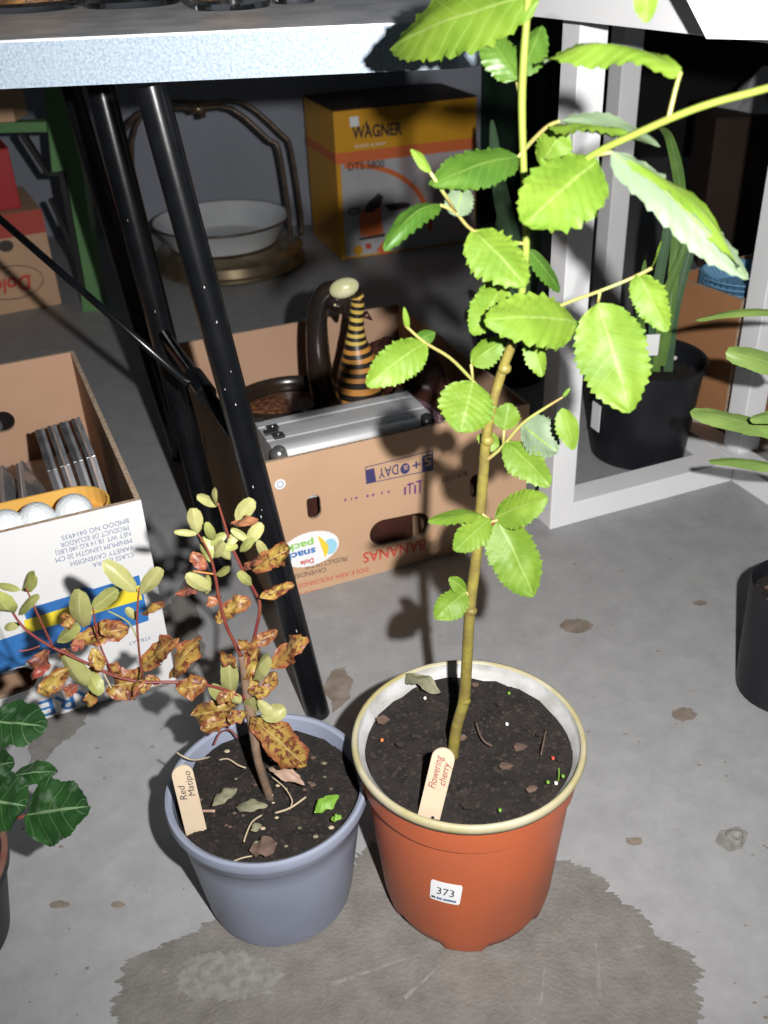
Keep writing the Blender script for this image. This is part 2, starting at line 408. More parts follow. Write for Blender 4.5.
# ================================================================== SETTING
fl = MB()
fl.box((0, 2.2, -0.03), (3.2, 3.4, 0.03))
floor = tag(fl.build('floor', M['paint']), 'grey painted concrete floor with worn patches', kind='structure')
def blob(px, name, m, z, jag=0.006, sub=14, seed=0, label=None, fine=1.0, fan=False):
    P = [gp(u, v) for u, v in px]
    if fan:                                # ragged outline running round a centre
        c = sum(P, V((0, 0, 0))) / len(P)
        vs, n = [V((c.x, c.y, z))], len(P)
        for i in range(n):
            a, b = P[i] - c, P[(i + 1) % n] - c
            for k in range(sub):
                q = a.lerp(b, k / sub); w = c + q
                d = noise.noise(w * 14 + V((seed, 0, 0))) * 1.2 + noise.noise(w * 38 + V((seed, 0, 0))) + .7 * noise.noise(w * 95 + V((0, seed, 0))) + .55 * noise.noise(w * 230) + .35 * noise.noise(w * 520)
                q = q * (1 + jag * d / max(q.length, .01))
                vs.append(V((c.x + q.x, c.y + q.y, z)))
        N = len(vs) - 1
        o = MB().add(vs, [(0, 1 + k, 1 + (k + 1) % N) for k in range(N)]).build(name, m, floor)
        if o.data.polygons[0].normal.z < 0: o.data.flip_normals()
        if label: o['label'] = label
        return o
    out = []
    n = len(P)
    for i in range(n):
        a, b = P[i], P[(i + 1) % n]
        for k in range(sub):
            p = a.lerp(b, k / sub)
            q = noise.noise(p * 40 + V((seed, 0, 0))) + 0.7 * noise.noise(p * 110 + V((0, seed, 0))) + 0.4 * noise.noise(p * 260)
            q2 = noise.noise(p * 45 + V((7, seed, 3))) + 0.6 * noise.noise(p * 130 + V((3, seed, 9)))
            out.append((p.x + q * jag * fine, p.y + q2 * jag * fine))
    vs, fs = plate(out, [], 0.0002)
    o = MB().add([V((v.x, v.y, v.z + z)) for v in vs], fs).build(name, m, floor)
    if label: o['label'] = label
    return o
blob([(112, 1000), (130, 960), (190, 935), (240, 905), (300, 900), (345, 880), (362, 845), (400, 830), (540, 840), (566, 858), (590, 870), (612, 885), (622, 905), (655, 935), (684, 955), (690, 990), (700, 1040), (640, 1075), (380, 1090), (120, 1060)], 'bare_concrete_patch', M['bare'], 0.0006, 0.011, 90, 1, 'brownish bare concrete where the grey paint has worn off', fan=True)
blob([(20, 735), (40, 700), (120, 640), (175, 600), (190, 560), (200, 620), (205, 655), (178, 680), (140, 695), (90, 712), (62, 745), (40, 770)], 'brown_worn_patch', M['bare'], 0.0006, 0.010, 16, 2)
blob([(322, 690), (330, 672), (345, 668), (352, 680), (348, 700), (335, 712)], 'brown_worn_patch', M['stain'], 0.0006, 0.004, 8, 3)
for (u, v, a, b, s) in ((577, 626, 17, 8, 4), (683, 714, 13, 7, 5), (634, 842, 11, 5, 6), (636, 498, 9, 3, 7), (118, 905, 6, 3, 8), (60, 905, 12, 4, 9), (700, 603, 8, 3, 12)):
    blob([(u + a * math.cos(t * .785), v + b * math.sin(t * .785)) for t in range(8)], 'floor_stain', M['stain'], 0.0006, 0.0030, 14, s, fan=True)
blob([(715, 842), (722, 830), (738, 826), (748, 834), (744, 848), (728, 852)], 'floor_stain', M['chip'], 0.0006, 0.003, 6, 13)
blob([(170, 985), (200, 958), (260, 952), (280, 975), (250, 990), (200, 1000)], 'pale_scuff', M['chip'], 0.0009, 0.010, 40, 14, fan=True)
for k, (a, b) in enumerate((((405, 1000), (440, 965)), ((540, 1010), (545, 965)), ((600, 1000), (596, 940)), ((330, 985), (420, 955)), ((620, 950), (650, 946)))):
    dx, dy = b[0] - a[0], b[1] - a[1]; L = math.hypot(dx, dy); nx, ny = -dy / L * 2.2, dx / L * 2.2
    blob([(a[0] + nx, a[1] + ny), (b[0] + nx * .4, b[1] + ny * .4), (b[0] - nx * .4, b[1] - ny * .4), (a[0] - nx, a[1] - ny)], 'pale_scuff', M['chip'], 0.0010, 0.0018, 14, 20 + k)
pl = gp(735, 838)
MB().lathe(pl, [(0.009, 0.0), (0.008, 0.004), (0.006, 0.005), (0.004, 0.001)], 14, (False, True), wob=lambda t, z: 1 + .18 * math.sin(3 * t)).build('floor_plug', M['chip'], floor, True)
# scattered grit and flakes of debris on the floor
g = MB()
for k in range(150):
    u, v = R.uniform(0, 768), R.uniform(540, 1020)
    p = gp(u, v); s = R.uniform(.0006, .0018)
    g.ball((p.x, p.y, s * .4), (s * R.uniform(.8, 2), s, s * .6), n=5, m=4)
tag(g.build('floor_grit', M['stain'], floor), kind='stuff')

# walls at the back: slate wall on the left, near-black wall on the right
WY = 3.06
wa = MB()
wa.box((-1.45, WY + 0.05, 1.2), (1.80, 0.05, 1.2))
tag(wa.build('wall_back', M['wall']), 'slate grey painted wall behind the cartons', kind='structure')
wb = MB(); wb.box((1.90, WY + 0.75, 1.2), (1.60, 0.05, 1.2))
tag(wb.build('wall_right', M['dark']), 'near-black wall behind the white bench', kind='structure')

# ================================================================== TRESTLE TABLE (large, front left)
TZ = 0.747
tb = thing('trestle_table', (-0.13, 0.90, 0), 'trestle table with speckled grey-blue top and slanting black tube legs', 'table')
def round_rect(x0, x1, y0, y1, r, n=6):
    pts = []
    for (cx, cy, a0) in ((x1 - r, y1 - r, 0), (x0 + r, y1 - r, 90), (x0 + r, y0 + r, 180), (x1 - r, y0 + r, 270)):
        for k in range(n + 1):
            a = math.radians(a0 + 90 * k / n); pts.append((cx + r * math.cos(a), cy + r * math.sin(a)))
    return pts
TT = 0.037
ol = round_rect(-1.25, 0.105, 0.905, 1.62, 0.035)
vs, fs = plate(ol, [], TT - 0.002)
MB().add([V((v.x, v.y, v.z + TZ - 0.002)) for v in vs], fs).build('edge_band', M['galv_edge'], tb)
vs, fs = plate(round_rect(-1.249, 0.104, 0.906, 1.619, 0.034), [], 0.002)
MB().add([V((v.x, v.y, v.z + TZ)) for v in vs], fs).build('table_top', M['galv'], tb)
MB().box((-0.56, 1.32, TZ - TT - 0.010), (0.60, 0.24, 0.010)).build('under_frame', M['blackmetal'], tb)
LT = TZ - TT - 0.006
f1, t1 = gp(318, 714), at(151, 88, 0.93); t1.z = LT
f1 = V((f1.x, f1.y, 0.0))
leg1 = MB().tube([f1, t1], 0.0145, 20).build('leg', M['blackmetal'], tb, 'auto')
f2 = gp(221, 566); t2 = at(98, 92, 1.26); t2.z = LT
leg2 = MB().tube([f2, t2], 0.0168, 20).build('leg', M['blackmetal'], tb, 'auto')
f3 = gp(181, 458); t3 = at(65, 92, 1.57); t3.z = LT
leg3 = MB().tube([f3, t3], 0.0150, 20).build('leg', M['blackmetal'], tb, 'auto')
def on(a, b, t): return a.lerp(b, t)
q1 = on(f1, t1, 0.40)
def at_v(a, b, v):                        # point of segment a-b whose picture height is v
    lo, hi = 0.0, 1.0
    for _ in range(40):
        m = (lo + hi) / 2; p = a.lerp(b, m) - CAM
        vv = 512 - FPX * p.dot(UP) / p.dot(FWD)
        if vv > v: lo = m
        else: hi = m
    return a.lerp(b, lo)
E1 = at_v(f1, t1, 455) + V((-0.004, 0.012, 0))
S2 = at_v(f2, t2, 332)
br = MB().tube([S2, E1], 0.0085, 14).build('brace', M['blackmetal'], tb, True)
mid = S2.lerp(E1, 0.52); d = (E1 - S2).normalized()
MB().tube([mid - d * 0.03, mid + d * 0.022], 0.0125, 16).build('sleeve', M['blackmetal'], br, 'auto')
mid2 = at(196, 392, (mid.y + S2.y) / 2)
rodL = at(-30, 193, 1.30)
MB().tube([rodL, mid - d * 0.01 + V((-.012, 0, 0))], 0.0048, 10).build('brace_rod', M['blackmetal'], tb, True)
sc = MB()
for a, b, m, rr in ((f1, t1, 12, .0143), (f2, t2, 3, .0166)):
    for k in range(m):
        t = R.uniform(0.12, 0.9); p = a.lerp(b, t); n = ((CAM - p).normalized() + V((R.uniform(-.5, .3), 0, 0))).normalized()
        ax = (b - a).normalized(); n = (n - ax * n.dot(ax)).normalized()
        s = R.uniform(.0003, .0007)
        sc.ball(p + n * rr, (s, s * .6, s * R.uniform(1.5, 5)), (n.cross(ax), n, ax), n=6, m=5)
tag(sc.build('paint_chips', M['scuff'], tb), kind='stuff')

# jars on the table
def jar(u0, u1, vb, label, content, hgt, fill=0.6):
    um = (u0 + u1) / 2
    P = gp(um, vb, TZ)
    P = V((P.x, P.y, TZ))
    r = (u1 - u0) / 2 * depth(P) / FPX
    P = P + V((0, r * 0.98, 0))
    if P.y - r < 0.925: P.y = 0.925 + r
    j = thing('glass_jar', P, label, 'jar', 'glass jars on the trestle table')
    w = 0.003
    prof = [(r * .5, .001), (r * .92, .0008), (r, .008), (r, hgt * .8), (r * .78, hgt * .92), (r * .78, hgt), (r * .78 - w, hgt), (r * .78 - w, hgt * .92), (r - w, hgt * .8), (r - w, .014), (r * .9, .007)]
    MB().lathe(P, prof, 32, (True, True)).build('glass_body', M['glass'], j, 'auto')
    MB().lathe(P, [(r - w - .001, .0105), (r - w - .001, hgt * fill), (r * .3, hgt * fill + .006)], 28).build('contents', content, j, 'auto')
    MB().lathe(P, [(r * .84, hgt * .93), (r * .84, hgt + .004), (r * .80, hgt + .006)], 28).build('lid', M['blackmetal'], j, 'auto')
jar(-40, 70, 15, 'glass jar of brown seeds at the left end of the table', M['spice2'], 0.14)
jar(72, 176, 10, 'widest dark glass jar, second from the left on the table', M['spice'], 0.13, .3)
jar(186, 270, 12, 'glass jar of amber seeds right of the dark jar on the table', M['spice2'], 0.14)
jar(272, 316, 5, 'smallest glass jar, farthest right on the table', M['spice'], 0.12)

# ================================================================== WHITE BENCH FRAME
A = gp(550, 530); B = gp(739, 453, 0.04); B.z = 0
aa = math.atan2(1.398 - 1.289, 0.576 - 0.293)
XU = V((math.cos(aa), math.sin(aa), 0)); YU = V((-math.sin(aa), math.cos(aa), 0)); ZU = V((0, 0, 1))
wf = thing('white_bench', (A.x, A.y, 0), 'white painted timber bench frame with square posts and floor rails', 'bench')
PW = 0.040; PH = 0.80
def post(c, w=PW, z0=0.0, z1=PH):
    c = V((c.x, c.y, (z0 + z1) / 2)) + XU * (w / 2) + YU * (w / 2)
    return MB().box(c, (w / 2, w / 2, (z1 - z0) / 2), (XU, YU, ZU)).build('post', M['white'], wf, bevel=0.0015)
RH = 0.038; RW = 0.046
post(A)
post(B, z0=RH)
Cc = B + YU * 0.42
post(Cc, z0=RH)
r0 = A + XU * (PW + 0.0005); cor = gp(732, 481); L1 = (cor - r0).dot(XU)
MB().box(r0 + XU * (L1 / 2 - .0002) + YU * (RW / 2 + .001) + V((0, 0, RH / 2)), (L1 / 2, RW / 2, RH / 2), (XU, YU, ZU)).build('floor_rail', M['white'], wf, bevel=0.001)
cc = r0 + XU * (L1 + RW / 2) + V((0, 0, RH / 2))
MB().box(cc + YU * 0.02, (RW / 2, 0.52, RH / 2), (XU, YU, ZU)).build('floor_rail', M['white'], wf, bevel=0.001)
# upper apron and the nearer mitred board
b0, b1 = gp(500, 13, 0.7135), gp(712, 37, 0.7135)
bx = (b1 - b0).normalized(); by = V((-bx.y, bx.x, 0)); bl = (b1 - b0).length + 0.12
MB().box(b0 + bx * (bl / 2 - 0.05) + by * 0.012 + V((0, 0, 0.05)), (bl / 2 + .05, 0.012, 0.05), (bx, by, ZU)).build('apron', M['white'], wf, bevel=0.001)
MB().box(b0 + bx * (bl / 2) + by * 0.20 + V((0, 0, 0.022)), (bl / 2 + .25, 0.010, 0.05), (bx, by, ZU)).build('rear_batten', M['dark'], wf)  # near-black colour stands in for shadow on the rear beam
n0, n1 = gp(712, 36, 0.7235), gp(768, 37, 0.7235)
nx = (n1 - n0).normalized(); nn = V((nx.y, -nx.x, 0))
O2 = n0 + nn * 0.02
vs, fs = plate([(0, 0), (0.55, 0), (0.55, 0.09), (-0.062, 0.09)], [], 0.02)
MB().add(place(vs, O2, nx, ZU, nn), fs).build('mitred_board', M['white'], wf, bevel=0.001)

# ================================================================== CARTON BOXES
def carton(name, FL, ang, W, D, Hh, label, cat, m_out, m_in, holes_f=(), holes_b=(), holes_r=(), holes_l=(), th=0.005, lean=0.0, rim=True):
    a = math.radians(ang)
    X = V((math.cos(a), math.sin(a), 0)); Y = V((-math.sin(a), math.cos(a), 0)); Z = V((0, 0, 1))
    FL = V((FL.x, FL.y, 0))
    t = thing(name, FL, label, cat)
    def wall(pname, O, ex, nrm, w, holes):
        vs, fs = plate([(0, 0.0), (w, 0.0), (w, Hh), (0, Hh)], [h for h in holes], th)
        mb = MB().add(place(vs, O, ex, Z, nrm), fs)
        o = mb.build(pname, m_out, t)
        o.data.materials.append(m_in); o.data.materials.append(M['kraft_edge'])
        for p in o.data.polygons:
            if p.normal.dot(nrm) < -0.9: p.material_index = 1
            elif abs(p.normal.dot(nrm)) < 0.3: p.material_index = 2
        return o
    F = wall('front_panel', FL, X, -Y, W, holes_f)
    wall('back_panel', FL + X * W + Y * D, -X, Y, W, holes_b)
    wall('left_panel', FL + Y * (D - th) , -Y, -X, D - 2 * th, holes_l)
    wall('right_panel', FL + X * W + Y * th, Y, X, D - 2 * th, holes_r)
    MB().box(FL + X * (W / 2) + Y * (D / 2) + Z * (th / 2 + .0005), (W / 2 - th - .0005, D / 2 - th - .0005, th / 2), (X, Y, Z)).build('bottom_panel', m_in, t)
    return t, F, X, Y, FL

# --- brown banana box
BFL = gp(253, 466, 0.22); BA = 21.3; BW, BD, BH = 0.408, 0.47, 0.22
a_ = math.radians(BA); bX = V((math.cos(a_), math.sin(a_), 0)); bY = V((-math.sin(a_), math.cos(a_), 0)); bN = -bY
BO = V((BFL.x, BFL.y, 0))
def bp(u, v):                              # (along, up) on the banana box front
    p = hit(u, v, BO, bN) - BO
    return p.dot(bX), p.z
def bP(u, v): return hit(u, v, BO, bN)
c1 = bp(314, 507); c2 = bp(400, 529); c3 = bp(476, 486)
ban, banF, *_ = carton('banana_box', BFL, BA, BW, BD, BH, 'open brown cardboard banana box printed upside down, holding ornaments', 'box', M['kraft'], M['kraft_in'],
    holes_f=[slot(c1[0], c1[1], .010, .019), slot(c2[0], c2[1], .047, .021, ang=-.06), slot(c3[0], c3[1], .010, .019)],
    holes_l=[slot(.14, .10, .010, .019), slot(.36, .10, .010, .019)], holes_b=[slot(.2, .10, .045, .02)])
def blet(s, a, b, h, m, **k): lettering(s, bP(*a), bP(*b), h, bN, M[m], ban, **k)
blet('BANANAS', (425, 545 - 6), (363, 553), 0.0175, 'redprint', fat=.012)
blet('DOLE ASIA HOLDINGS', (368, 567), (298, 584), 0.0075, 'redprint')
blet('BEST', (318, 589), (298, 593), 0.006, 'redprint')
blet('PRODUCT OF THE', (347, 556), (305, 565), 0.0075, 'blackprint')
blet('CAVENDISH', (326, 567), (292, 575), 0.0075, 'blackprint')
blet('BOX CODE', (467, 471), (441, 478), 0.0075, 'blackprint')
blet('Dole', (522, 513), (480, 528), 0.024, 'redprint', shear=.2, fat=.02)
# 5+ a day panel
def bquad(pts, m, lift, parent=None, name='printed_panel', th=0.0003):
    q = [bp(*p) for p in pts]
    vs, fs = plate(q, [], th)
    return MB().add(place(vs, BO + bN * lift, bX, ZU, bN), fs).build(name, M[m], parent or ban)
q = [bp(*p) for p in ((365, 467), (433, 450), (433, 470), (366, 484))]
cx_ = sum(p[0] for p in q) / 4; cy_ = sum(p[1] for p in q) / 4
inner = [(cx_ + (x - cx_) * .975, cy_ + (y - cy_) * .92) for x, y in q]
vs, fs = plate(q, [inner], 0.0003)
MB().add(place(vs, BO + bN * .0005, bX, ZU, bN), fs).build('printed_frame', M['navyprint'], ban)
bquad(((422, 456), (433, 453), (433, 470), (422, 472)), 'navyprint', .0006)
bquad(((366, 470), (374, 468), (376, 481), (367, 483)), 'navyprint', .0006)
blet('5', (431, 455), (424, 457), 0.015, 'kraft', fat=.02, lift=.0010)
blet('+', (420, 459), (412, 461), 0.015, 'navyprint', fat=.02)
blet('DAY', (398, 464), (378, 469), 0.0155, 'navyprint', fat=.01)
cq = bp(405, 468.5)
vs, fs = plate(ellipse(cq[0], cq[1], .0072, .0085), [], .0003)
MB().add(place(vs, BO + bN * .0006, bX, ZU, bN), fs).build('printed_disc', M['navyprint'], ban)
blet('a', (407.5, 464.5), (403, 466), 0.010, 'kraft', lift=.0010)
for k in range(9):                         # faded purple rubber stamp
    u = 345 + k * 5.2 + R.uniform(-1, 1); v = 499 - k * 1.0
    if k in (3, 6): continue
    bquad(((u, v), (u + R.uniform(1, 3), v - .5), (u + R.uniform(1, 3), v + 1.5), (u + .4, v + 2.4)), 'purple', .0005, name='stamp_mark')
for (u, v, w, h) in ((404, 487, 2, 8), (409, 483, 1.5, 11), (414, 485, 2, 9), (419, 482, 1.6, 11), (407, 484, 7, 1.6), (416, 481, 6, 1.6)):
    bquad(((u, v), (u + w, v - w * .25), (u + w, v + h - w * .25), (u, v + h)), 'purple', .0005, name='stamp_mark')
# oval sticker
ce = bp(310, 549)
st_o = [(ce[0] + .043 * math.cos(t * .2618), ce[1] + .028 * math.sin(t * .2618)) for t in range(24)]
vs, fs = plate(st_o, [], .0003)
stk = MB().add(place(vs, BO + bN * .0008, bX, ZU, bN), fs).build('oval_sticker', M['whiteprint'], ban)
stk['label'] = 'white oval snack pack sticker'
def slet(s, a, b, h, m, **k): lettering(s, bP(*a), bP(*b), h, bN, M[m], stk, lift=.0014, **k)
slet('snack', (315, 547), (283, 555), 0.011, 'blueprint', fat=.03)
slet('pack', (313, 539), (285, 546), 0.011, 'greenprint', fat=.03)
slet('Dole', (313, 557.5), (300, 561), 0.008, 'redprint', fat=.03)
bn = []
for k in range(9):
    t = k / 8; bn.append((t, .0042 * math.sin(math.pi * min(max(t, .04), .96)) + .0008))
cpt = [bp(318 + 7 * t + 3 * math.sin(math.pi * t), 536 + 20 * t) for t, _ in bn]
outl = [(p[0] - w, p[1]) for p, (_, w) in zip(cpt, bn)] + [(p[0] + w, p[1]) for p, (_, w) in reversed(list(zip(cpt, bn)))]
vs, fs = plate(outl, [], .0003)
MB().add(place(vs, BO + bN * .0016, bX, ZU, bN), fs).build('printed_banana', M['yellowfruit'], stk)
e2 = bp(330, 546)
vs, fs = plate(ellipse(e2[0], e2[1], .010, .013), [], .0003)
MB().add(place(vs, BO + bN * .0012, bX, ZU, bN), fs).build('printed_swirl', M['skyprint'], stk)
e3 = bp(280, 484)
vs, fs = plate(ellipse(e3[0], e3[1], .0075, .0075), [], .0003)
rs = MB().add(place(vs, BO + bN * .0008, bX, ZU, bN), fs).build('round_sticker', M['whiteprint'], ban)
vs, fs = plate(ellipse(e3[0], e3[1], .0048, .0048), [ellipse(e3[0], e3[1], .0038, .0038)], .0003)
MB().add(place(vs, BO + bN * .0012, bX, ZU, bN), fs).build('printed_ring', M['greyprint'], rs)

# --- white banana box
WA = 22.3; WW, WD, WH = 0.40, 0.50, 0.268
aw = math.radians(WA); wX = V((math.cos(aw), math.sin(aw), 0)); wY = V((-math.sin(aw), math.cos(aw), 0)); wN = -wY
WO = gp(176, 680) - wX * WW; WO.z = 0
def wp(u, v):
    p = hit(u, v, WO, wN) - WO
    return p.dot(wX), p.z
def wP(u, v): return hit(u, v, WO, wN)
h1 = wp(2, 686)
wbx, wbF, *_ = carton('banana_box', WO, WA, WW, WD, WH, 'open white banana box with blue and yellow stripes, holding disc cases', 'box', M['whitecard'], M['kraft_in'],
    holes_f=[slot(h1[0], h1[1], .040, .018, ang=.05)], holes_b=[slot(.128, .178, .020, .017)], th=0.006)
rp_ = wbx.children
for o in wbx.children:
    if o.name.startswith(('left_panel', 'back_panel')): o.data.materials[0] = M['whitecard']
def wquad(pts, m, lift=.0005, name='printed_stripe'):
    vs, fs = plate([wp(*p) for p in pts], [], .0003)
    return MB().add(place(vs, WO + wN * lift, wX, ZU, wN), fs).build(name, M[m], wbx)
wquad(((23, 610), (139, 575), (149, 620), (0, 672), (-60, 690), (-60, 660), (0, 640), (30, 630)), 'blueprint')
wquad(((24, 620), (139, 585), (142, 599), (26, 633)), 'yellowprint', .0010)
cw = wp(84, 600)
vs, fs = plate(ellipse(cw[0], cw[1], .018, .018), [], .0003)
MB().add(place(vs, WO + wN * .0014, wX, ZU, wN), fs).build('printed_disc', M['blueprint'], wbx)
wquad(((-30, 672), (22, 655), (26, 664), (-30, 683)), 'blueprint', .0010)
def wlet(s, a, b, h, m, **k): lettering(s, wP(*a), wP(*b), h, wN, M[m], wbx, **k)
for s, a, b in (('BMDOO NO 0414935', (128, 518), (61, 536)), ('PRODUCT OF ECUADOR', (128, 525), (60, 543)), ('NET WT 18.14 KG (40 LBS)', (130, 531), (55, 551)),
                ('MINIMUM LENGTH 20 CM', (131, 538), (55, 558)), ('VARIETY CAVENDISH', (133, 545), (70, 562)), ('CLASS EXTRA', (133, 552), (92, 563))):
    wlet(s, a, b, 0.0062, 'greyprint')
wlet('STRAAT', (150, 636), (128, 642), 0.005, 'greyprint')
wlet('RREL', (92, 686), (20, 708), 0.024, 'blueprint', fat=.01)

# ================================================================== CONTENTS OF THE BANANA BOX
# aluminium case
cz = 0.228
k0, k1, k2 = gp(252, 419, cz), gp(407, 391, cz), gp(266, 466, cz)
cX = (bX * .93 + (k1 - k0).normalized() * .07).normalized(); cYv = V((cX.y, -cX.x, 0)); CL = (k1 - k0).length
CWd = (k0 - BO).dot(bY) - .012
k0 = k0 + cX * 0.0
case = thing('aluminium_case', (k0.x, k0.y, 0.02), 'silver ribbed aluminium case lying on its side in the brown box', 'case')
prof = []                                  # cross-section: ribs along the visible face
NP = 40
def caseprof(y):
    g = 0.0
    for c, w in ((.30, .018), (.36, .012), (.64, .018), (.70, .012)):
        g += max(0, 1 - abs(y - c) / w) * 0.0022
    e = min(y, 1 - y)
    rr = 0.016
    yy = e * CWd
    drop = rr - math.sqrt(max(rr * rr - (rr - min(yy, rr)) ** 2, 0)) if yy < rr else 0
    return -g - drop
row = [(y, caseprof(y)) for y in [i / NP for i in range(NP + 1)]]
vs, fs = [], []
zb = 0.145
for e in (0, 1):
    for y, dz in row: vs.append(k0 + cX * (CL * e) + cYv * (y * CWd) + V((0, 0, dz)))
    vs.append(k0 + cX * (CL * e) + cYv * CWd + V((0, 0, zb - cz))); vs.append(k0 + cX * (CL * e) + V((0, 0, zb - cz)))
n = NP + 3
for i in range(n): fs.append((i, (i + 1) % n, n + (i + 1) % n, n + i))
fs.append(tuple(range(n))[::-1]); fs.append(tuple(range(n, 2 * n)))
MB().add(vs, fs).build('shell', M['alu'], case, 'auto')
for e, s in ((0, 1), (1, -1)):
    for y in (.07, .93):
        MB().ball(k0 + cX * (CL * e + s * .008) + cYv * (y * CWd) + V((0, 0, -.011)), (.0125, .012, .0135), (cX, cYv, ZU), 14, 10).build('corner_cap', M['chrome'] if e == 0 and y > .5 else M['aludark'], case, True)
lt = k0 + cX * .012 + cYv * (.50 * CWd)
la = MB().box(lt + V((0, 0, .0005)), (.010, .006, .003), (cX, cYv, ZU)).build('latch', M['aludark'], case, bevel=.001)
MB().box(lt + cX * .006 + cYv * .013, (.008, .007, .0025), (cX, cYv, ZU)).build('latch_plate', M['aludark'], la, bevel=.001)
MB().box(lt + cX * .006 - cYv * .013, (.008, .007, .0025), (cX, cYv, ZU)).build('latch_plate', M['aludark'], la, bevel=.001)
for s in (1, -1): MB().ball(lt + cX * .006 + cYv * (.013 * s) + V((0, 0, .0025)), .0022, n=8, m=6).build('rivet', M['chrome'], la, True)

# packing that carries the case
ckc = k0 + cX * (CL / 2) + cYv * (CWd * .38)
pks = thing('paper_packing', (ckc.x, ckc.y, .007), 'brown paper packing under the aluminium case', 'packing')
MB().box(V((ckc.x, ckc.y, .075)), (CL * .42, CWd * .28, .068), (cX, cYv, ZU)).build('packing_body', M['brownlump'], pks, bevel=.006)
MB().box(V((ckc.x, ckc.y, .1438)), (CL * .40, CWd * .26, .001), (cX, cYv, ZU)).build('packing_fold', M['brownlump'], pks)

# dark swan bowl with a curved neck
SY = 1.40
sb = at(290, 392, SY)
swan = thing('swan_bowl', (sb.x, sb.y, 0.02), 'dark polished wooden swan bowl with curved neck in the brown box', 'ornament')
bowl_c = at(284, 385, SY + 0.03); bowl_c.z = 0.0
BX, BY = bX, bY
def ebowl(prof, name, m, n=40):
    vs, fs = [], []
    for (r, z) in prof:
        for k in range(n):
            t = 2 * math.pi * k / n
            vs.append(V((bowl_c.x, bowl_c.y, 0)) + BX * (r * 1.12 * math.cos(t)) + BY * (r * .9 * math.sin(t)) + V((0, 0, z)))
    for i in range(len(prof) - 1):
        for k in range(n):
            k2 = (k + 1) % n; fs.append((i * n + k, i * n + k2, (i + 1) * n + k2, (i + 1) * n + k))
    fs.append(tuple((len(prof) - 1) * n + k for k in range(n)))
    fs.append(tuple(range(n))[::-1])
    return MB().add(vs, fs).build(name, m, swan, 'auto')
br_ = 0.078
ebowl([(.045, .022), (.065, .05), (br_, .10), (br_ + .004, .150), (br_ + .004, .172), (br_ - .002, .178), (br_ - .008, .172), (br_ - .010, .165), (br_ - .011, .156), (br_ - .02, .152)], 'bowl', M['darkwood'])
ebowl([(br_ - .014, .1525), (br_ - .0135, .1545), (br_ - .02, .157), (.01, .158)], 'filling', M['basketry'])
npx = [(331, 412), (322, 385), (318, 352), (317, 322), (320, 301), (329, 290), (338, 293), (343, 304), (347, 318)]
nr = [.022, .020, .018, .0155, .0135, .0135, .0150, .0115, .0025]
nk = MB().tube([at(u, v, SY - 0.012) for u, v in npx], nr, 14, smooth=4).build('neck', M['darkwood'], swan, True)
MB().ball(at(337, 300, SY - .012), (.0175, .015, .019), n=16, m=12).build('head', M['darkwood'], swan, True)
MB().ball(at(335, 305, SY - 0.0275), .0022, n=8, m=6).build('eye', M['cream'], nk, True)

# striped bird
DY = 1.435
db = at(358, 398, DY)
bird = thing('striped_bird', (db.x, db.y, 0.02), 'yellow and black striped carved bird with cream head in the brown box', 'ornament')
bp_ = [(362, 430), (360, 398), (359, 375), (358, 358), (356, 342), (356, 328), (357, 312), (358, 298), (354, 288)]
br2 = [.044, .040, .034, .027, .0175, .0125, .0105, .0100, .0095]
pts = [at(u, v, DY) for u, v in bp_]
ctr, rad = [], []
for i in range(len(pts) - 1):
    for k in range(4):
        t = k / 4; ctr.append(pts[i].lerp(pts[i + 1], t)); rad.append(br2[i] * (1 - t) + br2[i + 1] * t)
ctr.append(pts[-1]); rad.append(br2[-1])
for i in range(0, len(ctr) - 2, 1):
    m = 'stripe_b' if i % 2 else ('stripe_o' if i < 15 else 'stripe_y')
    MB().tube([ctr[i], ctr[i + 1]], [rad[i], rad[i + 1]], 20, caps=False).build('stripe', M[m], bird, True)
MB().tube([ctr[-3], ctr[-2], ctr[-1] + V((-.002, 0, .003))], [rad[-3], .0105, .009], 16).build('nape', M['stripe_b'], bird, True)
hd = at(344, 288, SY - .034)
MB().tube([ctr[-2], ctr[-1] + V((0, -.02, .001)), hd + V((.010, .010, .001))], [.0098, .0095, .0100], 14, smooth=4).build('nape', M['stripe_b'], bird, True)
MB().ball(hd, (.0225, .014, .0145), (V((.96, 0, .25)), V((0, 1, 0)), V((-.25, 0, .96))), 20, 12).build('head', M['cream'], bird, True)
MB().tube([at(365, 314, DY + .006), at(372, 320, DY + .012)], [.006, .001], 8).build('crest_tip', M['brownlump'], bird, True)
MB().lathe(V((db.x, db.y + .002, 0)), [(.046, .006), (.05, .03), (.046, .075), (.040, .09)], 24).build('body', M['stripe_b'], bird, True)

# dark brown carvings on the right of the box, and a speckled cloth roll
for (u, v, yy, r, lab) in ((398, 352, 1.50, (.040, .034, .055), 'dark brown lumpy carving behind the striped bird'), (420, 372, 1.40, (.036, .03, .05), 'dark brown lumpy carving nearest the cloth roll'), (431, 374, 1.455, (.020, .022, .05), 'dark brown lumpy carving against the right box wall')):
    c = at(u, v, yy); c.z = min(c.z, 0.20 - r[2] * .3)
    o = thing('wood_carving', (c.x, c.y, 0.02), lab, 'ornament', 'dark carvings in the brown box')
    MB().ball(c, r, n=22, m=14, jit=.5, seed=u).build('carved_body', M['brownlump'], o, True)
    MB().ball(c + V((-.012, -.01, r[2] * .75)), (.02, .018, .018), n=14, m=9, jit=.4, seed=v).build('carved_head', M['brownlump'], o, True)
    MB().lathe(V((c.x, c.y, 0)), [(.026, .0065), (.03, .012), (.022, max(c.z - r[2] * .7, .03))], 16).build('carved_base', M['brownlump'], o, True)
s0, s1 = at(408, 402, 1.31), at(441, 424, 1.30)
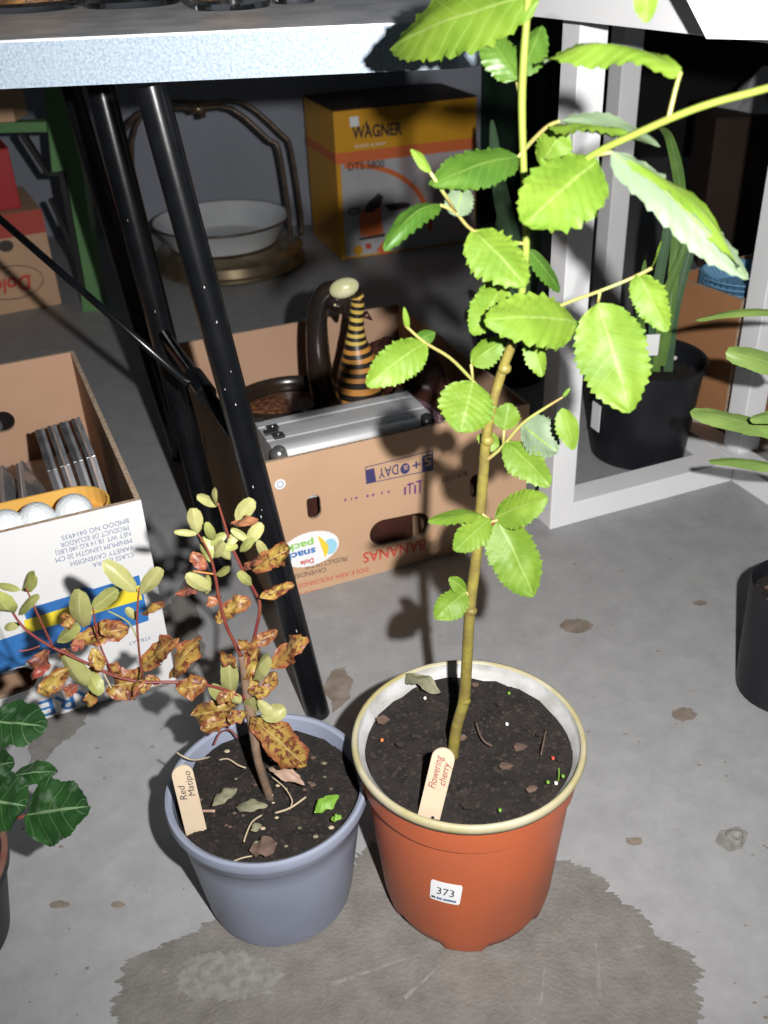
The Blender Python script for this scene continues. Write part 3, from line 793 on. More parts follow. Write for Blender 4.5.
tag(MB().tube([s0, s0.lerp(s1, .5) + V((0, 0, .004)), s1], [.011, .012, .010], 12, smooth=4).build('cloth_roll', M['speckle'], None, True), 'rolled speckled purple cloth beside the aluminium case', 'cloth')

# ================================================================== CONTENTS OF THE WHITE BOX
iz = 0.0075
def disc_case(P, ex, up, thick, w, h, label, group, spine):
    ez = ex.cross(up).normalized()
    o = thing('disc_case', (P.x, P.y, P.z), label, 'disc case', group)
    c = P + ex * (w / 2) + up * (h / 2)
    MB().box(c - ez * (thick * .30), (w / 2, h / 2, thick * .19), (ex, up, ez)).build('back_cover', M['cddark'], o, bevel=.0006)
    MB().box(c + ez * (thick * .30), (w / 2, h / 2, thick * .19), (ex, up, ez)).build('front_cover', M['cdcase'], o, bevel=.0006)
    MB().box(c, (w / 2 - .001, h / 2 - .001, thick * .105), (ex, up, ez)).build('inlay', spine, o)
# four upright cases side by side against the right wall, and five leaning ones
def wbox(x, y, z): return WO + wX * x + wY * y + V((0, 0, z))
labs = ['leftmost upright dark disc case against the right wall of the white box', 'second upright disc case from the left in the white box', 'third upright disc case from the left in the white box', 'rightmost upright disc case, touching the right wall of the white box']
upl = (wX * -.08 + wY * .05 + V((0, 0, 1))).normalized()
exl = (wY - upl * wY.dot(upl)).normalized()
for k in range(4):
    P = wbox(.378 - .0165 * (3 - k), .150 + .004 * k, .126)
    disc_case(P, exl, upl, .0125, .142, .125, labs[k], 'upright disc cases in the white box', M['cdinlay'] if k % 2 else M['cddark'])
labs2 = ['leaning clear disc case nearest the upright cases', 'second leaning disc case from the upright cases', 'third leaning disc case from the upright cases', 'fourth leaning disc case, beside the left ones', 'leftmost leaning disc case in view in the white box']
for k in range(5):
    tilt = .42 + .05 * k
    u2 = (wX * -tilt + wY * .12 + V((0, 0, 1))).normalized(); e2_ = (wY - u2 * wY.dot(u2)).normalized()
    P = wbox(.318 - .0205 * k, .125 - .004 * k, .126)
    disc_case(P, e2_, u2, .0115, .142, .108 + .003 * (k % 3), labs2[k], 'leaning disc cases in the white box', (M['cdpaper'], M['cdinlay'])[k % 2])
# cartons / books below them to carry the cases
lo = thing('record_stack', wbox(.20, .22, iz), 'flat dark box under the disc cases in the white box', 'box')
MB().box(wbox(.20, .285, .0585), (.180, .190, .0505), (wX, wY, ZU)).build('body', M['cddark'], lo, bevel=.002)
MB().box(wbox(.20, .285, .1108), (.181, .191, .0015), (wX, wY, ZU)).build('lid', M['cdinlay'], lo, bevel=.001)
# yellow tray with golf balls, just behind the front wall
ty0 = gp(95, 497, 0.232); 
tr = thing('moulded_tray', wbox(.2, .05, .067), 'yellow moulded tray holding golf balls in the white box', 'tray')
zt = hit(74, 512, WO + wY * .034, wN).z - .0215
tw = slot(.205, .052, .166, .043)
vs, fs = plate(tw, [], .004)
MB().add([wbox(v.x, v.y, zt + v.z) for v in vs], fs).build('tray_floor', M['yellowtray'], tr)
rimv, rimf = plate(tw, [slot(.205, .052, .1635, .0405)], .024)
MB().add([wbox(v.x, v.y, zt + .022 + v.z) for v in rimv], rimf).build('tray_rim', M['yellowtray'], tr)
for yy in (.066, .078):
    MB().tube([wbox(.06, yy, zt + .002), wbox(.35, yy, zt + .002)], .003, 8).build('rib', M['yellowtray'], tr, True)
MB().box(wbox(.33, .030, zt / 2 + .003), (.012, .006, zt / 2 - .006), (wX, wY, ZU)).build('tray_stem', M['yellowtray'], tr)
gl = ['golf ball nearest the right end of the yellow tray', 'middle golf ball in the yellow tray', 'golf ball cut by the left edge of the photo, in the yellow tray']
for k, (u, v) in enumerate(((74, 510), (37, 519), (6, 526))):
    c = hit(u, v, WO + wY * .032, wN)
    x = (c - WO).dot(wX)
    tag(MB().ball(wbox(x, .034, zt + .0215), .0213, n=28, m=18).build('golf_ball', M['golf'], None, True), gl[k], 'golf ball', 'golf balls in the yellow tray')

# ================================================================== LEAVES AND PLANTS
def leaf_mesh(base, tip, width, hint, n=24, m=4, serr=0.06, fold=0.25, arch=0.06, vein=0.05, wave=0.0, seed=0, pw=(0.62, 0.72), nv=9, curl=0.0, lobes=None, side_bend=0.0, irr=0.10):
    ax = tip - base; L = ax.length; ex = ax / L
    nr = (hint - ex * hint.dot(ex)).normalized()
    sd = nr.cross(ex)
    tm = pw[0] / (pw[0] + pw[1]); mx = tm ** pw[0] * (1 - tm) ** pw[1]
    mb = MB(); vs, fs = [], []
    ph = seed * 1.37
    for i in range(n + 1):
        t = i / n
        hw = width / 2 * (max(t, 1e-4) ** pw[0] * max(1 - t, 1e-4) ** pw[1]) / mx
        if lobes: hw *= lobes(t)
        for j in range(-m, m + 1):
            s = j / m
            k = 1.0
            tt = t
            if abs(j) == m and 0 < i < n:
                k += serr * (1 if i % 2 else -0.6)
                tt = t + (0.35 / n if i % 2 else 0)
            y = s * hw * k * (1 + irr * noise.noise(V((t * 5, seed * 3.1, 5 if s > 0 else 0))))
            z = arch * L * 4 * t * (1 - t) - fold * abs(s) ** 1.4 * hw
            z += vein * hw * abs(s) * math.sin(2 * math.pi * nv * (t - 0.2 * abs(s)))
            z += wave * width * s * math.sin(9 * t + ph + (1.3 if s > 0 else 0))
            z -= curl * L * t * t
            z += irr * .5 * width * noise.noise(V((t * 4, s * 2.2, seed * 2.3)))
            yb = side_bend * L * 4 * t * (1 - t)
            vs.append(base + ex * (tt * L) + sd * (y + yb) + nr * z)
            mb.uv[len(vs) - 1] = (t, s * .5 + .5)
    w = 2 * m + 1
    for i in range(n):
        for j in range(w - 1):
            a = i * w + j
            fs.append((a, a + w, a + w + 1, a + 1))
    mb.add(vs, fs)
    return mb
HC = V((0.04, -0.62, 0.66))                # leaf blades mostly face up and towards the room's front

def potted(name, c, label):
    return thing(name, (c.x, c.y, 0), label, 'potted plant')
def soil_disc(parent, c, r, z, seed, bumpy=.006, crumbs=1500):
    vs, fs = [], []
    nr_, na = 16, 48
    vs.append(V((c.x, c.y, z + bumpy)))
    for i in range(1, nr_ + 1):
        for k in range(na):
            t = 2 * math.pi * k / na; rr = r * i / nr_
            p = V((c.x + rr * math.cos(t), c.y + rr * math.sin(t), z))
            p.z += bumpy * (noise.noise(p * 45 + V((seed, 0, 0))) + .6 * noise.noise(p * 130 + V((seed, 2, 0))))
            vs.append(p)
    for k in range(na): fs.append((0, 1 + k, 1 + (k + 1) % na))
    for i in range(nr_ - 1):
        for k in range(na):
            a = 1 + i * na + k; b = 1 + i * na + (k + 1) % na
            fs.append((a, a + na, b + na, b))
    MB().add(vs, fs).build('soil', M['soil'], parent, True)
    g = MB(); rr = random.Random(seed)
    for k in range(crumbs):
        a, q = rr.uniform(0, 6.283), r * math.sqrt(rr.random()) * .97
        s = rr.choice((.0008, .001, .0012, .0016, .002, .0028)) * rr.uniform(.8, 1.2)
        p = V((c.x + q * math.cos(a), c.y + q * math.sin(a), z))
        p.z += bumpy * (noise.noise(p * 45 + V((seed, 0, 0))) + .6 * noise.noise(p * 130 + V((seed, 2, 0))))
        g.ball(p, (s, s * rr.uniform(.6, 1), s * .7), n=6, m=4)
    tag(g.build('soil_crumbs', M['crumb'], parent), kind='stuff')

# ------------------------------------------------ orange pot with the cherry sapling
OC = V((0.087 * .7545, 0.846 * .7545, 0)); OR, OZ, OB = 0.1035, 0.202, 0.0785
ch = potted('potted_cherry_sapling', OC, 'tall flowering cherry sapling with bright green leaves in an orange pot')
def notch(t, z):
    k = 1.0
    if z < 0.022:
        f = (1 - z / 0.022)
        k -= 0.075 * f * (1 if math.sin(5 * t + .5) > -0.25 else 0.25)
    return k
MB().lathe(OC, [(OB * .92, 0.0), (OB, 0.004), (OB + .0015, .014), (OB + .003, 0.024), (OB + .0125, 0.13), (OB + .0142, 0.160), (OB + .0182, 0.163), (OB + .0212, OZ - .010)], 72, (True, False), wob=notch).build('pot', M['orangepot'], ch, 'auto')
rim = [p for p in ch.children if p.name.startswith('pot')][0]
MB().lathe(OC, [(OB + .0210, OZ - .011), (OR - .001, OZ - .010), (OR + .0005, OZ - .005), (OR - .0005, OZ - .001), (OR - .003, OZ), (OR - .005, OZ - .002)], 72, (False, False)).build('rim', M['potrim'], rim, True)
MB().lathe(OC, [(OR - .005, OZ - .002), (OR - .0065, OZ - .010), (OR - .0110, OZ - .0115), (OR - .0125, OZ - .05), (OR - .017, OZ - .06)], 72, (False, False)).build('inner_wall', M['potinner'], rim, True)
SZ = OZ - 0.015
soil_disc(ch, OC, OR - .0118, SZ, 3)
# price sticker on the pot side
def on_pot(u, v, C, prof_r):               # nearest point of a round pot seen at (u, v): returns angle, height
    d = ray(u, v); lo_, best = 0.3, None
    s = 0.4
    while s < 1.6:
        p = CAM + d * s
        rr = math.hypot(p.x - C.x, p.y - C.y)
        if 0 < p.z < 0.25 and rr <= prof_r(p.z): return math.atan2(p.y - C.y, p.x - C.x), p.z
        s += 0.0005
    return -1.5, 0.1
rO = lambda z: OB + .003 + (z - .024) / (.13 - .024) * .0095
q1 = on_pot(431.5, 878, OC, rO); q2 = on_pot(463, 885, OC, rO); q3 = on_pot(430, 897, OC, rO)
def pot_pt(x, y, lift, C=OC):              # sticker coordinates 0..1
    a = q1[0] + (q2[0] - q1[0]) * x + (q3[0] - q1[0]) * (1 - y); z = q1[1] + (q2[1] - q1[1]) * x + (q3[1] - q1[1]) * (1 - y)
    r = rO(z) + lift
    return V((C.x + r * math.cos(a), C.y + r * math.sin(a), z))
vs, fs = [], []
N_ = 10
for i in range(N_ + 1):
    for j in range(N_ + 1):
        x, y = i / N_, j / N_
        cxx = min(x, 1 - x); cyy = min(y, 1 - y)
        if cxx < .06 and cyy < .09: x += (.05 - cxx) * (1 if x < .5 else -1); 
        vs.append(pot_pt(x, y, .0006))
for i in range(N_):
    for j in range(N_):
        a = i * (N_ + 1) + j; fs.append((a, a + N_ + 1, a + N_ + 2, a + 1))
stick_ = MB().add(vs, fs).build('number_sticker', M['whiteprint'], ch, True)
stick_['label'] = 'white sticker numbered 373'
def pot_text(s, x0, x1, y0, y1, m, fat=0.0):
    vs, fs = glyphs(s, 0, fat)
    MB().add([pot_pt(x0 + (x1 - x0) * x, y0 + (y1 - y0) * y, .0011) for x, y in vs], fs).build('lettering', M[m], stick_)
pot_text('373', .22, .78, .38, .72, 'blackpen')
for x0, x1, m in ((.06, .12, 'blackpen'), (.13, .19, 'blackpen'), (.23, .42, 'greyprint'), (.46, .88, 'greyprint')):
    MB().add([pot_pt(x0, .11, .0011), pot_pt(x1, .11, .0011), pot_pt(x1, .21, .0011), pot_pt(x0, .21, .0011)], [(0, 1, 2, 3)]).build('printed_mark', M[m], stick_)

# stem
YS = OC.y
stem_px = [(452, 757, YS - .012), (456, 730, YS - .008), (464, 700, YS - .002), (467, 660, YS), (470, 610, YS), (477, 550, YS + .004), (482, 490, YS + .006), (486, 440, YS + .006), (493, 402, YS + .006), (503, 368, YS + .006), (513, 340, YS + .004), (521, 300, YS + .006), (526, 250, YS + .006), (525, 200, YS + .008), (523, 150, YS + .008), (522, 100, YS + .008), (524, 55, YS + .006), (527, 15, YS + .004), (529, -30, YS)]
sp = [at(*p) for p in stem_px]
sr = [.0050, .0050, .0050, .0047, .0045, .0043, .0041, .0039, .0037, .0035, .0034, .0027, .0025, .0024, .0023, .0025, .0024, .0022, .0018]
sp[0].z = SZ - .01
MB().tube(sp[:12], sr[:12], 12, smooth=5).build('stem', M['bark'], ch, True)
MB().tube(sp[11:], sr[11:], 10, smooth=5).build('stem', M['greenshoot'], ch, True)
for k in (2, 4, 7, 9):
    MB().ball(sp[k] + V((.001, -.001, 0)), (.0050, .0046, .0042), n=10, m=7).build('node', M['bark'], ch, True)
def branch(px, r, m='greenshoot'):
    return MB().tube([at(*p) for p in px], [q * .82 for q in r], 8, smooth=5).build('branch', M[m], ch, True)
branch([(526, 225, YS + .004), (555, 190, YS - .02), (588, 158, YS - .035), (640, 132, YS - .055), (700, 107, YS - .075), (768, 88, YS - .095), (840, 66, YS - .12)], [.0022, .0024, .0026, .0026, .0025, .0024, .002])
branch([(516, 332, YS + .002), (560, 306, YS - .01), (600, 291, YS - .018), (632, 278, YS - .02), (652, 268, YS - .022)], [.0016, .0015, .0014, .0014, .0014], 'petiole')
branch([(486, 396, YS + .006), (473, 381, YS), (450, 358, YS - .01), (424, 342, YS - .018), (405, 325, YS - .02)], [.0015, .0014, .0014, .0013, .001], 'petiole')
branch([(487, 460, YS + .004), (502, 447, YS), (522, 424, YS - .004), (545, 408, YS - .008), (563, 397, YS - .01)], [.0018, .0016, .0014, .0013, .0008], 'petiole')
branch([(526, 244, YS + .006), (500, 240, YS), (472, 230, YS - .01), (455, 212, YS - .016), (440, 205, YS - .02)], [.0015, .0014, .0013, .0013, .0012], 'petiole')
branch([(524, 150, YS + .008), (535, 138, YS), (548, 126, YS - .006), (560, 121, YS - .01)], [.0018, .0016, .0014, .0013], 'petiole')
branch([(668, 121, YS - .0655), (672, 104, YS - .064), (677, 84, YS - .062), (681, 72, YS - .06)], [.0017, .0016, .0014, .0013], 'petiole')

CL_ = [  # base px, tip px, width px, depth of base, depth of tip, material, kind
 ((543, -6), (390, 50), 66, .0, .085, 'leaf', {'vein': .08, 'fold': .35, 'arch': .08, 'hint': (-.45, -.75, .42)}),
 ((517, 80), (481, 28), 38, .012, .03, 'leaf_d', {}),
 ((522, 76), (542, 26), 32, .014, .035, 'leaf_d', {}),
 ((681, 72), (544, 62), 44, -.06, -.03, 'leaf', {'arch': .16, 'hint': (0, -.30, 1), 'fold': .5, 'wave': .12}),
 ((548, 126), (628, 132), 40, -.006, -.03, 'leaf', {'hint': (0, .1, 1), 'fold': .3, 'arch': .05, 'wave': .08}),
 ((560, 121), (660, 146), 34, -.01, -.035, 'leaf', {'hint': (.1, .55, .6), 'under': 1, 'fold': -.2}),
 ((540, 166), (566, 128), 42, .012, .004, 'leaf', {}),
 ((598, 160), (524, 226), 80, -.035, -.075, 'leaf', {'vein': .09}),
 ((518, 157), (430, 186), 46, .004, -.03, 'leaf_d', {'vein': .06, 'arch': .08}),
 ((431, 172), (411, 149), 13, -.03, -.03, 'leaf', {}),
 ((456, 216), (464, 184), 28, -.016, -.02, 'leaf', {'under': 1}),
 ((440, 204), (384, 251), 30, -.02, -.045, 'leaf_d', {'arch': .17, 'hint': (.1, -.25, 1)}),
 ((472, 230), (526, 287), 56, -.01, -.04, 'leaf', {'vein': .10}),
 ((528, 250), (560, 292), 20, .006, .02, 'leaf_d', {}),
 ((505, 281), (472, 334), 36, .0, -.035, 'leaf', {'vein': .08}),
 ((577, 322), (484, 320), 58, -.012, -.05, 'leaf', {'vein': .10, 'arch': .08}),
 ((529, 334), (542, 377), 24, .004, -.01, 'leaf', {}),
 ((471, 364), (505, 339), 28, .0, .0, 'leaf', {}),
 ((426, 342), (367, 386), 40, -.018, -.045, 'leaf', {'vein': .09, 'arch': .10}),
 ((416, 342), (435, 332), 16, -.018, -.01, 'leaf_d', {}),
 ((408, 330), (404, 307), 6, -.02, -.022, 'leaf', {}),
 ((473, 381), (460, 433), 56, .0, -.03, 'leaf', {'vein': .09}),
 ((504, 430), (509, 403), 28, .0, .004, 'leaf', {}),
 ((502, 446), (477, 436), 20, .012, .016, 'leaf', {}),
 ((522, 424), (558, 452), 44, .004, .0, 'leaf', {'under': 1}),
 ((562, 408), (574, 450), 24, -.01, -.02, 'leaf', {}),
 ((506, 442), (550, 486), 38, -.002, -.03, 'leaf', {'vein': .08}),
 ((495, 518), (547, 497), 38, .0, -.015, 'leaf', {}),
 ((498, 521), (534, 597), 52, -.002, -.03, 'leaf', {'vein': .07}),
 ((482, 514), (428, 522), 20, .0, -.03, 'leaf', {'hint': (0, -.35, 1)}),
 ((490, 519), (454, 551), 30, -.006, -.035, 'leaf', {'vein': .10}),
 ((466, 592), (435, 619), 30, -.002, -.02, 'leaf', {'vein': .08}),
 ((467, 592), (449, 578), 16, .0, .0, 'leaf', {}),
 ((598, 303), (630, 413), 72, -.018, -.05, 'leaf', {'vein': .07}),
 ((637, 273), (667, 332), 36, -.02, -.045, 'leaf', {'vein': .09}),
 ((652, 268), (662, 237), 9, -.022, -.03, 'leaf', {'hint': (.7, -.5, .3)}),
 ((563, 397), (570, 388), 4, -.01, -.01, 'leaf', {}),
 ((612, 152), (748, 280), 46, -.045, -.085, 'leaf', {'under': 1, 'fold': -.45, 'wave': .06, 'arch': -.06}),
 ((628, 160), (738, 268), 30, -.050, -.088, 'leaf', {'hint': (.55, -.5, .65), 'wave': .12, 'side': .10}),
 ((646, -20), (646, 23), 24, -.06, -.07, 'leaf', {'vein': .1}),
 ((575, 322), (602, 342), 22, -.012, -.02, 'leaf_d', {}),
]
def px_w(P, w): return w * depth(P) / FPX
for k, (b, t, w, yb, yt, m, kw) in enumerate(CL_):
    Pb, Pt = at(*b, YS + yb), at(*t, YS + yt)
    hint = V(kw.get('hint', (HC.x + R.uniform(-.25, .25), HC.y, HC.z + R.uniform(-.15, .2))))
    if kw.get('under') and 'hint' not in kw: hint = -hint
    wd = px_w((Pb + Pt) / 2, w)
    nrow = 32 if wd > .022 else 18
    lf = leaf_mesh(Pb, Pt, wd, hint, n=nrow, m=5, serr=.075, fold=kw.get('fold', .28), arch=kw.get('arch', .05), vein=kw.get('vein', .06) * 1.5, wave=kw.get('wave', .03), seed=k, pw=(.55, .72), side_bend=kw.get('side', 0)).build('leaf', M[m], ch, True)
for (a, b) in (((473, 381, .0), (471, 364, .0)), ((600, 291, -.018), (598, 303, -.018)), ((492, 520, .004), (482, 514, 0)), ((479, 525, .004), (498, 520, -.004)), ((472, 600, 0), (466, 592, -.002)), ((588, 157, -.035), (612, 152, -.045)), ((503, 447, 0), (504, 430, 0)), ((430, 172, -.03), (456, 212, -.016)), ((523, 110, .008), (517, 82, .012)), ((524, 150, .008), (518, 157, .004)), ((523, 100, .008), (522, 76, .014))):
    MB().tube([at(a[0], a[1], YS + a[2]), at(b[0], b[1], YS + b[2])], .0011, 6).build('leaf_stalk', M['petiole'], ch, True)
# litter on the soil of the orange pot
def litter(parent, pts, m, name, z, thick=.0012):
    P = [gp(u, v, z) for u, v in pts]
    vs, fs = plate([(p.x, p.y) for p in P], [], thick)
    return MB().add([V((v.x, v.y, v.z + z + .0025 + .003 * noise.noise(V((v.x, v.y, 0)) * 120))) for v in vs], fs).build(name, M[m], parent)
def scrap(parent, b, t, w, m, z, arch=.18):
    Pb, Pt = gp(*b, z + .004), gp(*t, z + .007)
    return leaf_mesh(Pb, Pt, px_w(Pb, w), V((.2, -.3, 1)), n=12, m=3, serr=0, fold=.4, arch=arch, vein=.05, wave=.15, seed=b[0], irr=.5).build('dead_leaf' if m != 'weed' else 'weed_leaf', M[m], parent, True)
def twig(parent, pts, r, m, z):
    return MB().tube([gp(u, v, z + h) for u, v, h in pts], r, 6, smooth=4).build('twig', M[m], parent, True)
zo = SZ + .004
scrap(ch, (404, 676), (441, 694), 16, 'moss', zo + .003)
litter(ch, [(376, 720), (384, 716), (390, 720), (384, 726), (378, 725)], 'barkchip', 'bark_chip', zo)
for (u, v, s) in ((500, 705, 6), (520, 748, 9), (462, 740, 5), (505, 768, 9), (532, 790, 7), (468, 806, 10), (475, 686, 5), (540, 735, 6), (400, 745, 6), (560, 760, 6)):
    litter(ch, [(u + s * math.cos(a) * R.uniform(.6, 1), v + s * .6 * math.sin(a) * R.uniform(.6, 1)) for a in (0, 1, 2.1, 3.1, 4.2, 5.3)], 'barkchip' if s % 2 else 'crumb', 'bark_chip', zo)
twig(ch, [(476, 722, .004), (480, 735, .006), (485, 742, .005), (492, 746, .004)], .0009, 'barkchip', zo)
twig(ch, [(546, 730, .004), (543, 745, .005), (541, 755, .004)], .0008, 'barkchip', zo)
for (u, v, m) in ((382, 740, 'orangeprint'), (509, 693, 'weed'), (553, 758, 'redprint'), (556, 783, 'perlite'), (548, 782, 'weed'), (507, 724, 'perlite'), (563, 776, 'weed'), (425, 698, 'perlite'), (500, 810, 'weed')):
    p = gp(u, v, zo + .004); MB().ball(p, (.0016, .0022, .0012), n=7, m=5).build('grit', M[m], ch, True)
twig(ch, [(558, 782, 0), (559, 776, .006), (559, 768, .012)], .0005, 'weed', zo)

# ------------------------------------------------ wooden plant labels (lift out of the soil)
def label_stick(T, Bm, w, label, lines, deep):
    ex = (T - Bm); L = ex.length; ex /= L
    nr = (CAM - T); nr = (nr - ex * nr.dot(ex)).normalized(); sd = ex.cross(nr)
    hw = w / 2
    out = [(-deep, -hw), (L - hw, -hw)] + [(L - hw + hw * math.sin(a), -hw * math.cos(a)) for a in [k * math.pi / 12 for k in range(1, 12)]] + [(L - hw, hw), (-deep, hw)]
    t = thing('plant_label', (Bm.x, Bm.y, Bm.z), label, 'plant label', 'wooden plant labels')
    vs, fs = plate(out, [], .0018)
    MB().add(place(vs, Bm, ex, sd, nr), fs).build('stick', M['stick'], t)
    for s, x0, x1, y, h, m in lines:
        lettering(s, Bm + ex * (L * x0) + sd * (hw * y), Bm + ex * (L * x1) + sd * (hw * y), h, nr, M[m], t, shear=.25)
label_stick(at(445.5, 749, OC.y - .066), at(431, 808, OC.y - .076), .0185, 'birch stick lettered Flowering cherry in the orange pot', [('Flowering', .33, .88, -.05, .0062, 'redpen'), ('cherry', .42, .80, .72, .0060, 'redpen')], .012)
GC = V((-0.158 * .7545, 0.856 * .7545, 0)); GR, GZ, GB = 0.0936, 0.145, 0.0700
BmG = gp(195.5, 828, GZ - .010)
label_stick(at(180.5, 766, BmG.y + .012), BmG, .0185, 'birch stick lettered Red Matipo in the grey pot', [('Red', .48, .72, -.1, .0058, 'blackpen'), ('Matipo', .50, .90, .72, .0056, 'blackpen')], .010)

# ------------------------------------------------ grey pot with the red matipo
gm = potted('potted_matipo', GC, 'small red-stemmed shrub with blotched yellow leaves in a lavender grey pot')
gpot = MB().lathe(GC, [(GB * .9, 0), (GB, .003), (GB + .002, .012), (GB + .0135, .100), (GB + .0155, .118), (GB + .0178, .121), (GB + .0205, GZ - .013), (GR - .001, GZ - .012), (GR + .0008, GZ - .007), (GR - .0006, GZ - .001), (GR - .0035, GZ), (GR - .0065, GZ - .002), (GR - .0085, GZ - .012), (GR - .0125, GZ - .05), (GR - .018, GZ - .06)], 72, (True, False)).build('pot', M['greypot'], gm, 'auto')
GS = GZ - .014
soil_disc(gm, GC, GR - .0100, GS, 8, .007, 1300)
YG = GC.y
trunk = [(268, 779, YG - .004), (260, 768, YG - .006), (256, 750, YG - .004), (252, 722, YG + .004), (248, 700, YG + .006), (244, 672, YG + .006), (241, 656, YG + .006)]
tp = [at(*p) for p in trunk]; tp[0].z = GS - .006
MB().tube(tp, [.0040, .0038, .0038, .0046, .0044, .0034, .0027], 10, smooth=5).build('trunk', M['darkstem'], gm, True)
def mbr(px, r, m='redstem'):
    return MB().tube([at(u, v, YG + y) for u, v, y in px], [q * .78 for q in r], 8, smooth=5).build('branch', M[m], gm, True)
mbr([(241, 656, .006), (233, 640, .004), (226, 625, .0), (219, 598, -.004), (216, 580, -.006), (212, 562, -.008), (205, 545, -.012), (198, 534, -.014)], [.0022, .0021, .002, .0018, .0016, .0014, .0011, .0009])
mbr([(246, 668, .006), (255, 634, .010), (260, 606, .010), (254, 590, .008), (247, 578, .006), (236, 556, .004), (229, 538, .002), (224, 522, .0), (218, 503, -.002)], [.002, .0019, .0018, .0017, .0016, .0015, .0014, .0012, .0008])
mbr([(246, 570, .006), (262, 556, .006), (268, 551, .004)], [.0009, .0008, .0006], 'petiole')
mbr([(220, 575, -.004), (200, 572, -.008), (193, 571, -.01)], [.0008, .0008, .0006], 'orangestem')
mbr([(248, 700, .004), (225, 690, -.004), (200, 684, -.012), (170, 682, -.018), (143, 682, -.022), (115, 676, -.026), (82, 661, -.03), (50, 646, -.034), (30, 633, -.036), (19, 622, -.036), (10, 608, -.036)], [.002, .0019, .0018, .0017, .0017, .0016, .0016, .0015, .0014, .0013, .001])
mbr([(143, 682, -.022), (139, 650, -.024), (137, 620, -.026), (139, 588, -.026)], [.0013, .0012, .0012, .0009])
mbr([(114, 676, -.026), (104, 655, -.028), (97, 635, -.028), (93, 608, -.03)], [.0012, .0011, .0011, .0009])
mbr([(53, 647, -.034), (44, 628, -.036), (34, 606, -.038), (26, 588, -.04)], [.0012, .0011, .0010, .0008])
mbr([(40, 646, -.034), (28, 650, -.036), (18, 651, -.038)], [.0009, .0008, .0007])
mbr([(138, 640, -.024), (128, 622, -.026), (108, 611, -.028)], [.0008, .0008, .0006], 'petiole')
mbr([(112, 690, -.024), (104, 674, -.026), (95, 660, -.03)], [.0009, .0009, .0006], 'straw')
ML = [
 ((219, 505), (197, 496), 11, 'y'), ((218, 506), (216, 488), 9, 'y'), ((198, 534), (193, 508), 15, 'y'), ((198, 534), (174, 532), 7, 'y'),
 ((236, 522), (253, 499), 17, 'y'), ((233, 524), (257, 520), 11, 'r'), ((247, 544), (262, 523), 14, 'y'), ((249, 541), (231, 529), 9, 'y'),
 ((257, 540), (267, 557), 10, 'y'), ((208, 545), (226, 534), 11, 'g'), ((210, 562), (204, 536), 14, 'g'), ((214, 558), (224, 541), 11, 'y'),
 ((206, 570), (192, 552), 14, 'r'), ((211, 590), (186, 574), 16, 'y'), ((208, 574), (206, 594), 9, 'g'), ((199, 584), (177, 595), 12, 'r'),
 ((252, 570), (290, 548), 22, 'b'), ((259, 598), (294, 584), 13, 'b'), ((219, 616), (249, 599), 18, 'b'), ((222, 612), (218, 624), 10, 'b'),
 ((247, 648), (278, 631), 13, 'b'), ((244, 678), (258, 646), 20, 'b'), ((271, 667), (303, 637), 24, 'b'), ((254, 680), (269, 656), 18, 'y'),
 ((231, 698), (228, 657), 18, 'y'), ((227, 701), (210, 685), 14, 'y'), ((207, 684), (176, 690), 22, 'b'), ((249, 692), (270, 690), 14, 'b'),
 ((234, 707), (191, 716), 22, 'b'), ((239, 711), (201, 730), 18, 'b'), ((255, 715), (250, 699), 15, 'y'), ((261, 717), (286, 709), 19, 'y'),
 ((251, 716), (306, 766), 36, 'b'), ((171, 678), (199, 640), 22, 'b'), ((246, 690), (258, 676), 14, 'b'), ((240, 704), (232, 694), 11, 'y'),
 ((214, 540), (206, 522), 10, 'g'), ((240, 552), (254, 538), 9, 'g'), ((220, 548), (238, 546), 9, 'g'), ((228, 545), (240, 530), 10, 'y'),
 ((137, 592), (103, 561), 19, 'y'), ((140, 595), (161, 568), 16, 'y'), ((141, 615), (164, 603), 9, 'b'), ((83, 628), (80, 589), 23, 'y'),
 ((91, 610), (118, 589), 16, 'g'), ((57, 642), (79, 625), 14, 'g'), ((74, 639), (128, 628), 22, 'b'), ((92, 648), (101, 670), 15, 'b'),
 ((97, 691), (64, 655), 22, 'y'), ((90, 671), (101, 695), 16, 'g'), ((51, 650), (30, 676), 20, 'r'), ((69, 669), (39, 694), 19, 'b'),
 ((78, 684), (65, 694), 13, 'r'), ((109, 687), (145, 680), 30, 'b'), ((142, 669), (174, 639), 22, 'b'), ((94, 690), (88, 707), 13, 'b'),
 ((22, 591), (35, 574), 17, 'g'), ((15, 613), (-6, 592), 20, 'g'), ((21, 590), (-2, 585), 8, 'g'), ((18, 615), (39, 595), 11, 'g'),
 ((20, 625), (4, 628), 9, 'y'), ((161, 683), (145, 677), 10, 'b'), ((70, 630), (64, 613), 13, 'b'), ((140, 684), (130, 700), 12, 'r'), ((100, 622), (108, 634), 10, 'b'),
 ((150, 680), (140, 692), 12, 'b'),
 ((236, 668), (222, 650), 13, 'b'), ((262, 690), (276, 672), 15, 'b'), ((243, 700), (262, 704), 13, 'r'), ((235, 690), (218, 702), 13, 'b'), ((252, 655), (240, 640), 12, 'b'), ((247, 712), (228, 722), 12, 'b'),
 ((258, 700), (272, 716), 12, 'y'), ((222, 596), (206, 606), 10, 'r'), ((252, 585), (238, 572), 10, 'g'), ((262, 556), (280, 566), 11, 'b'), ((230, 560), (218, 545), 11, 'y'), ((244, 568), (260, 560), 9, 'r'),
 ((216, 575), (230, 568), 9, 'g'), ((120, 676), (108, 664), 12, 'b'), ((100, 668), (86, 676), 12, 'b'), ((60, 650), (72, 660), 12, 'b'), ((137, 620), (126, 608), 9, 'y'), ((84, 640), (72, 648), 12, 'r')]
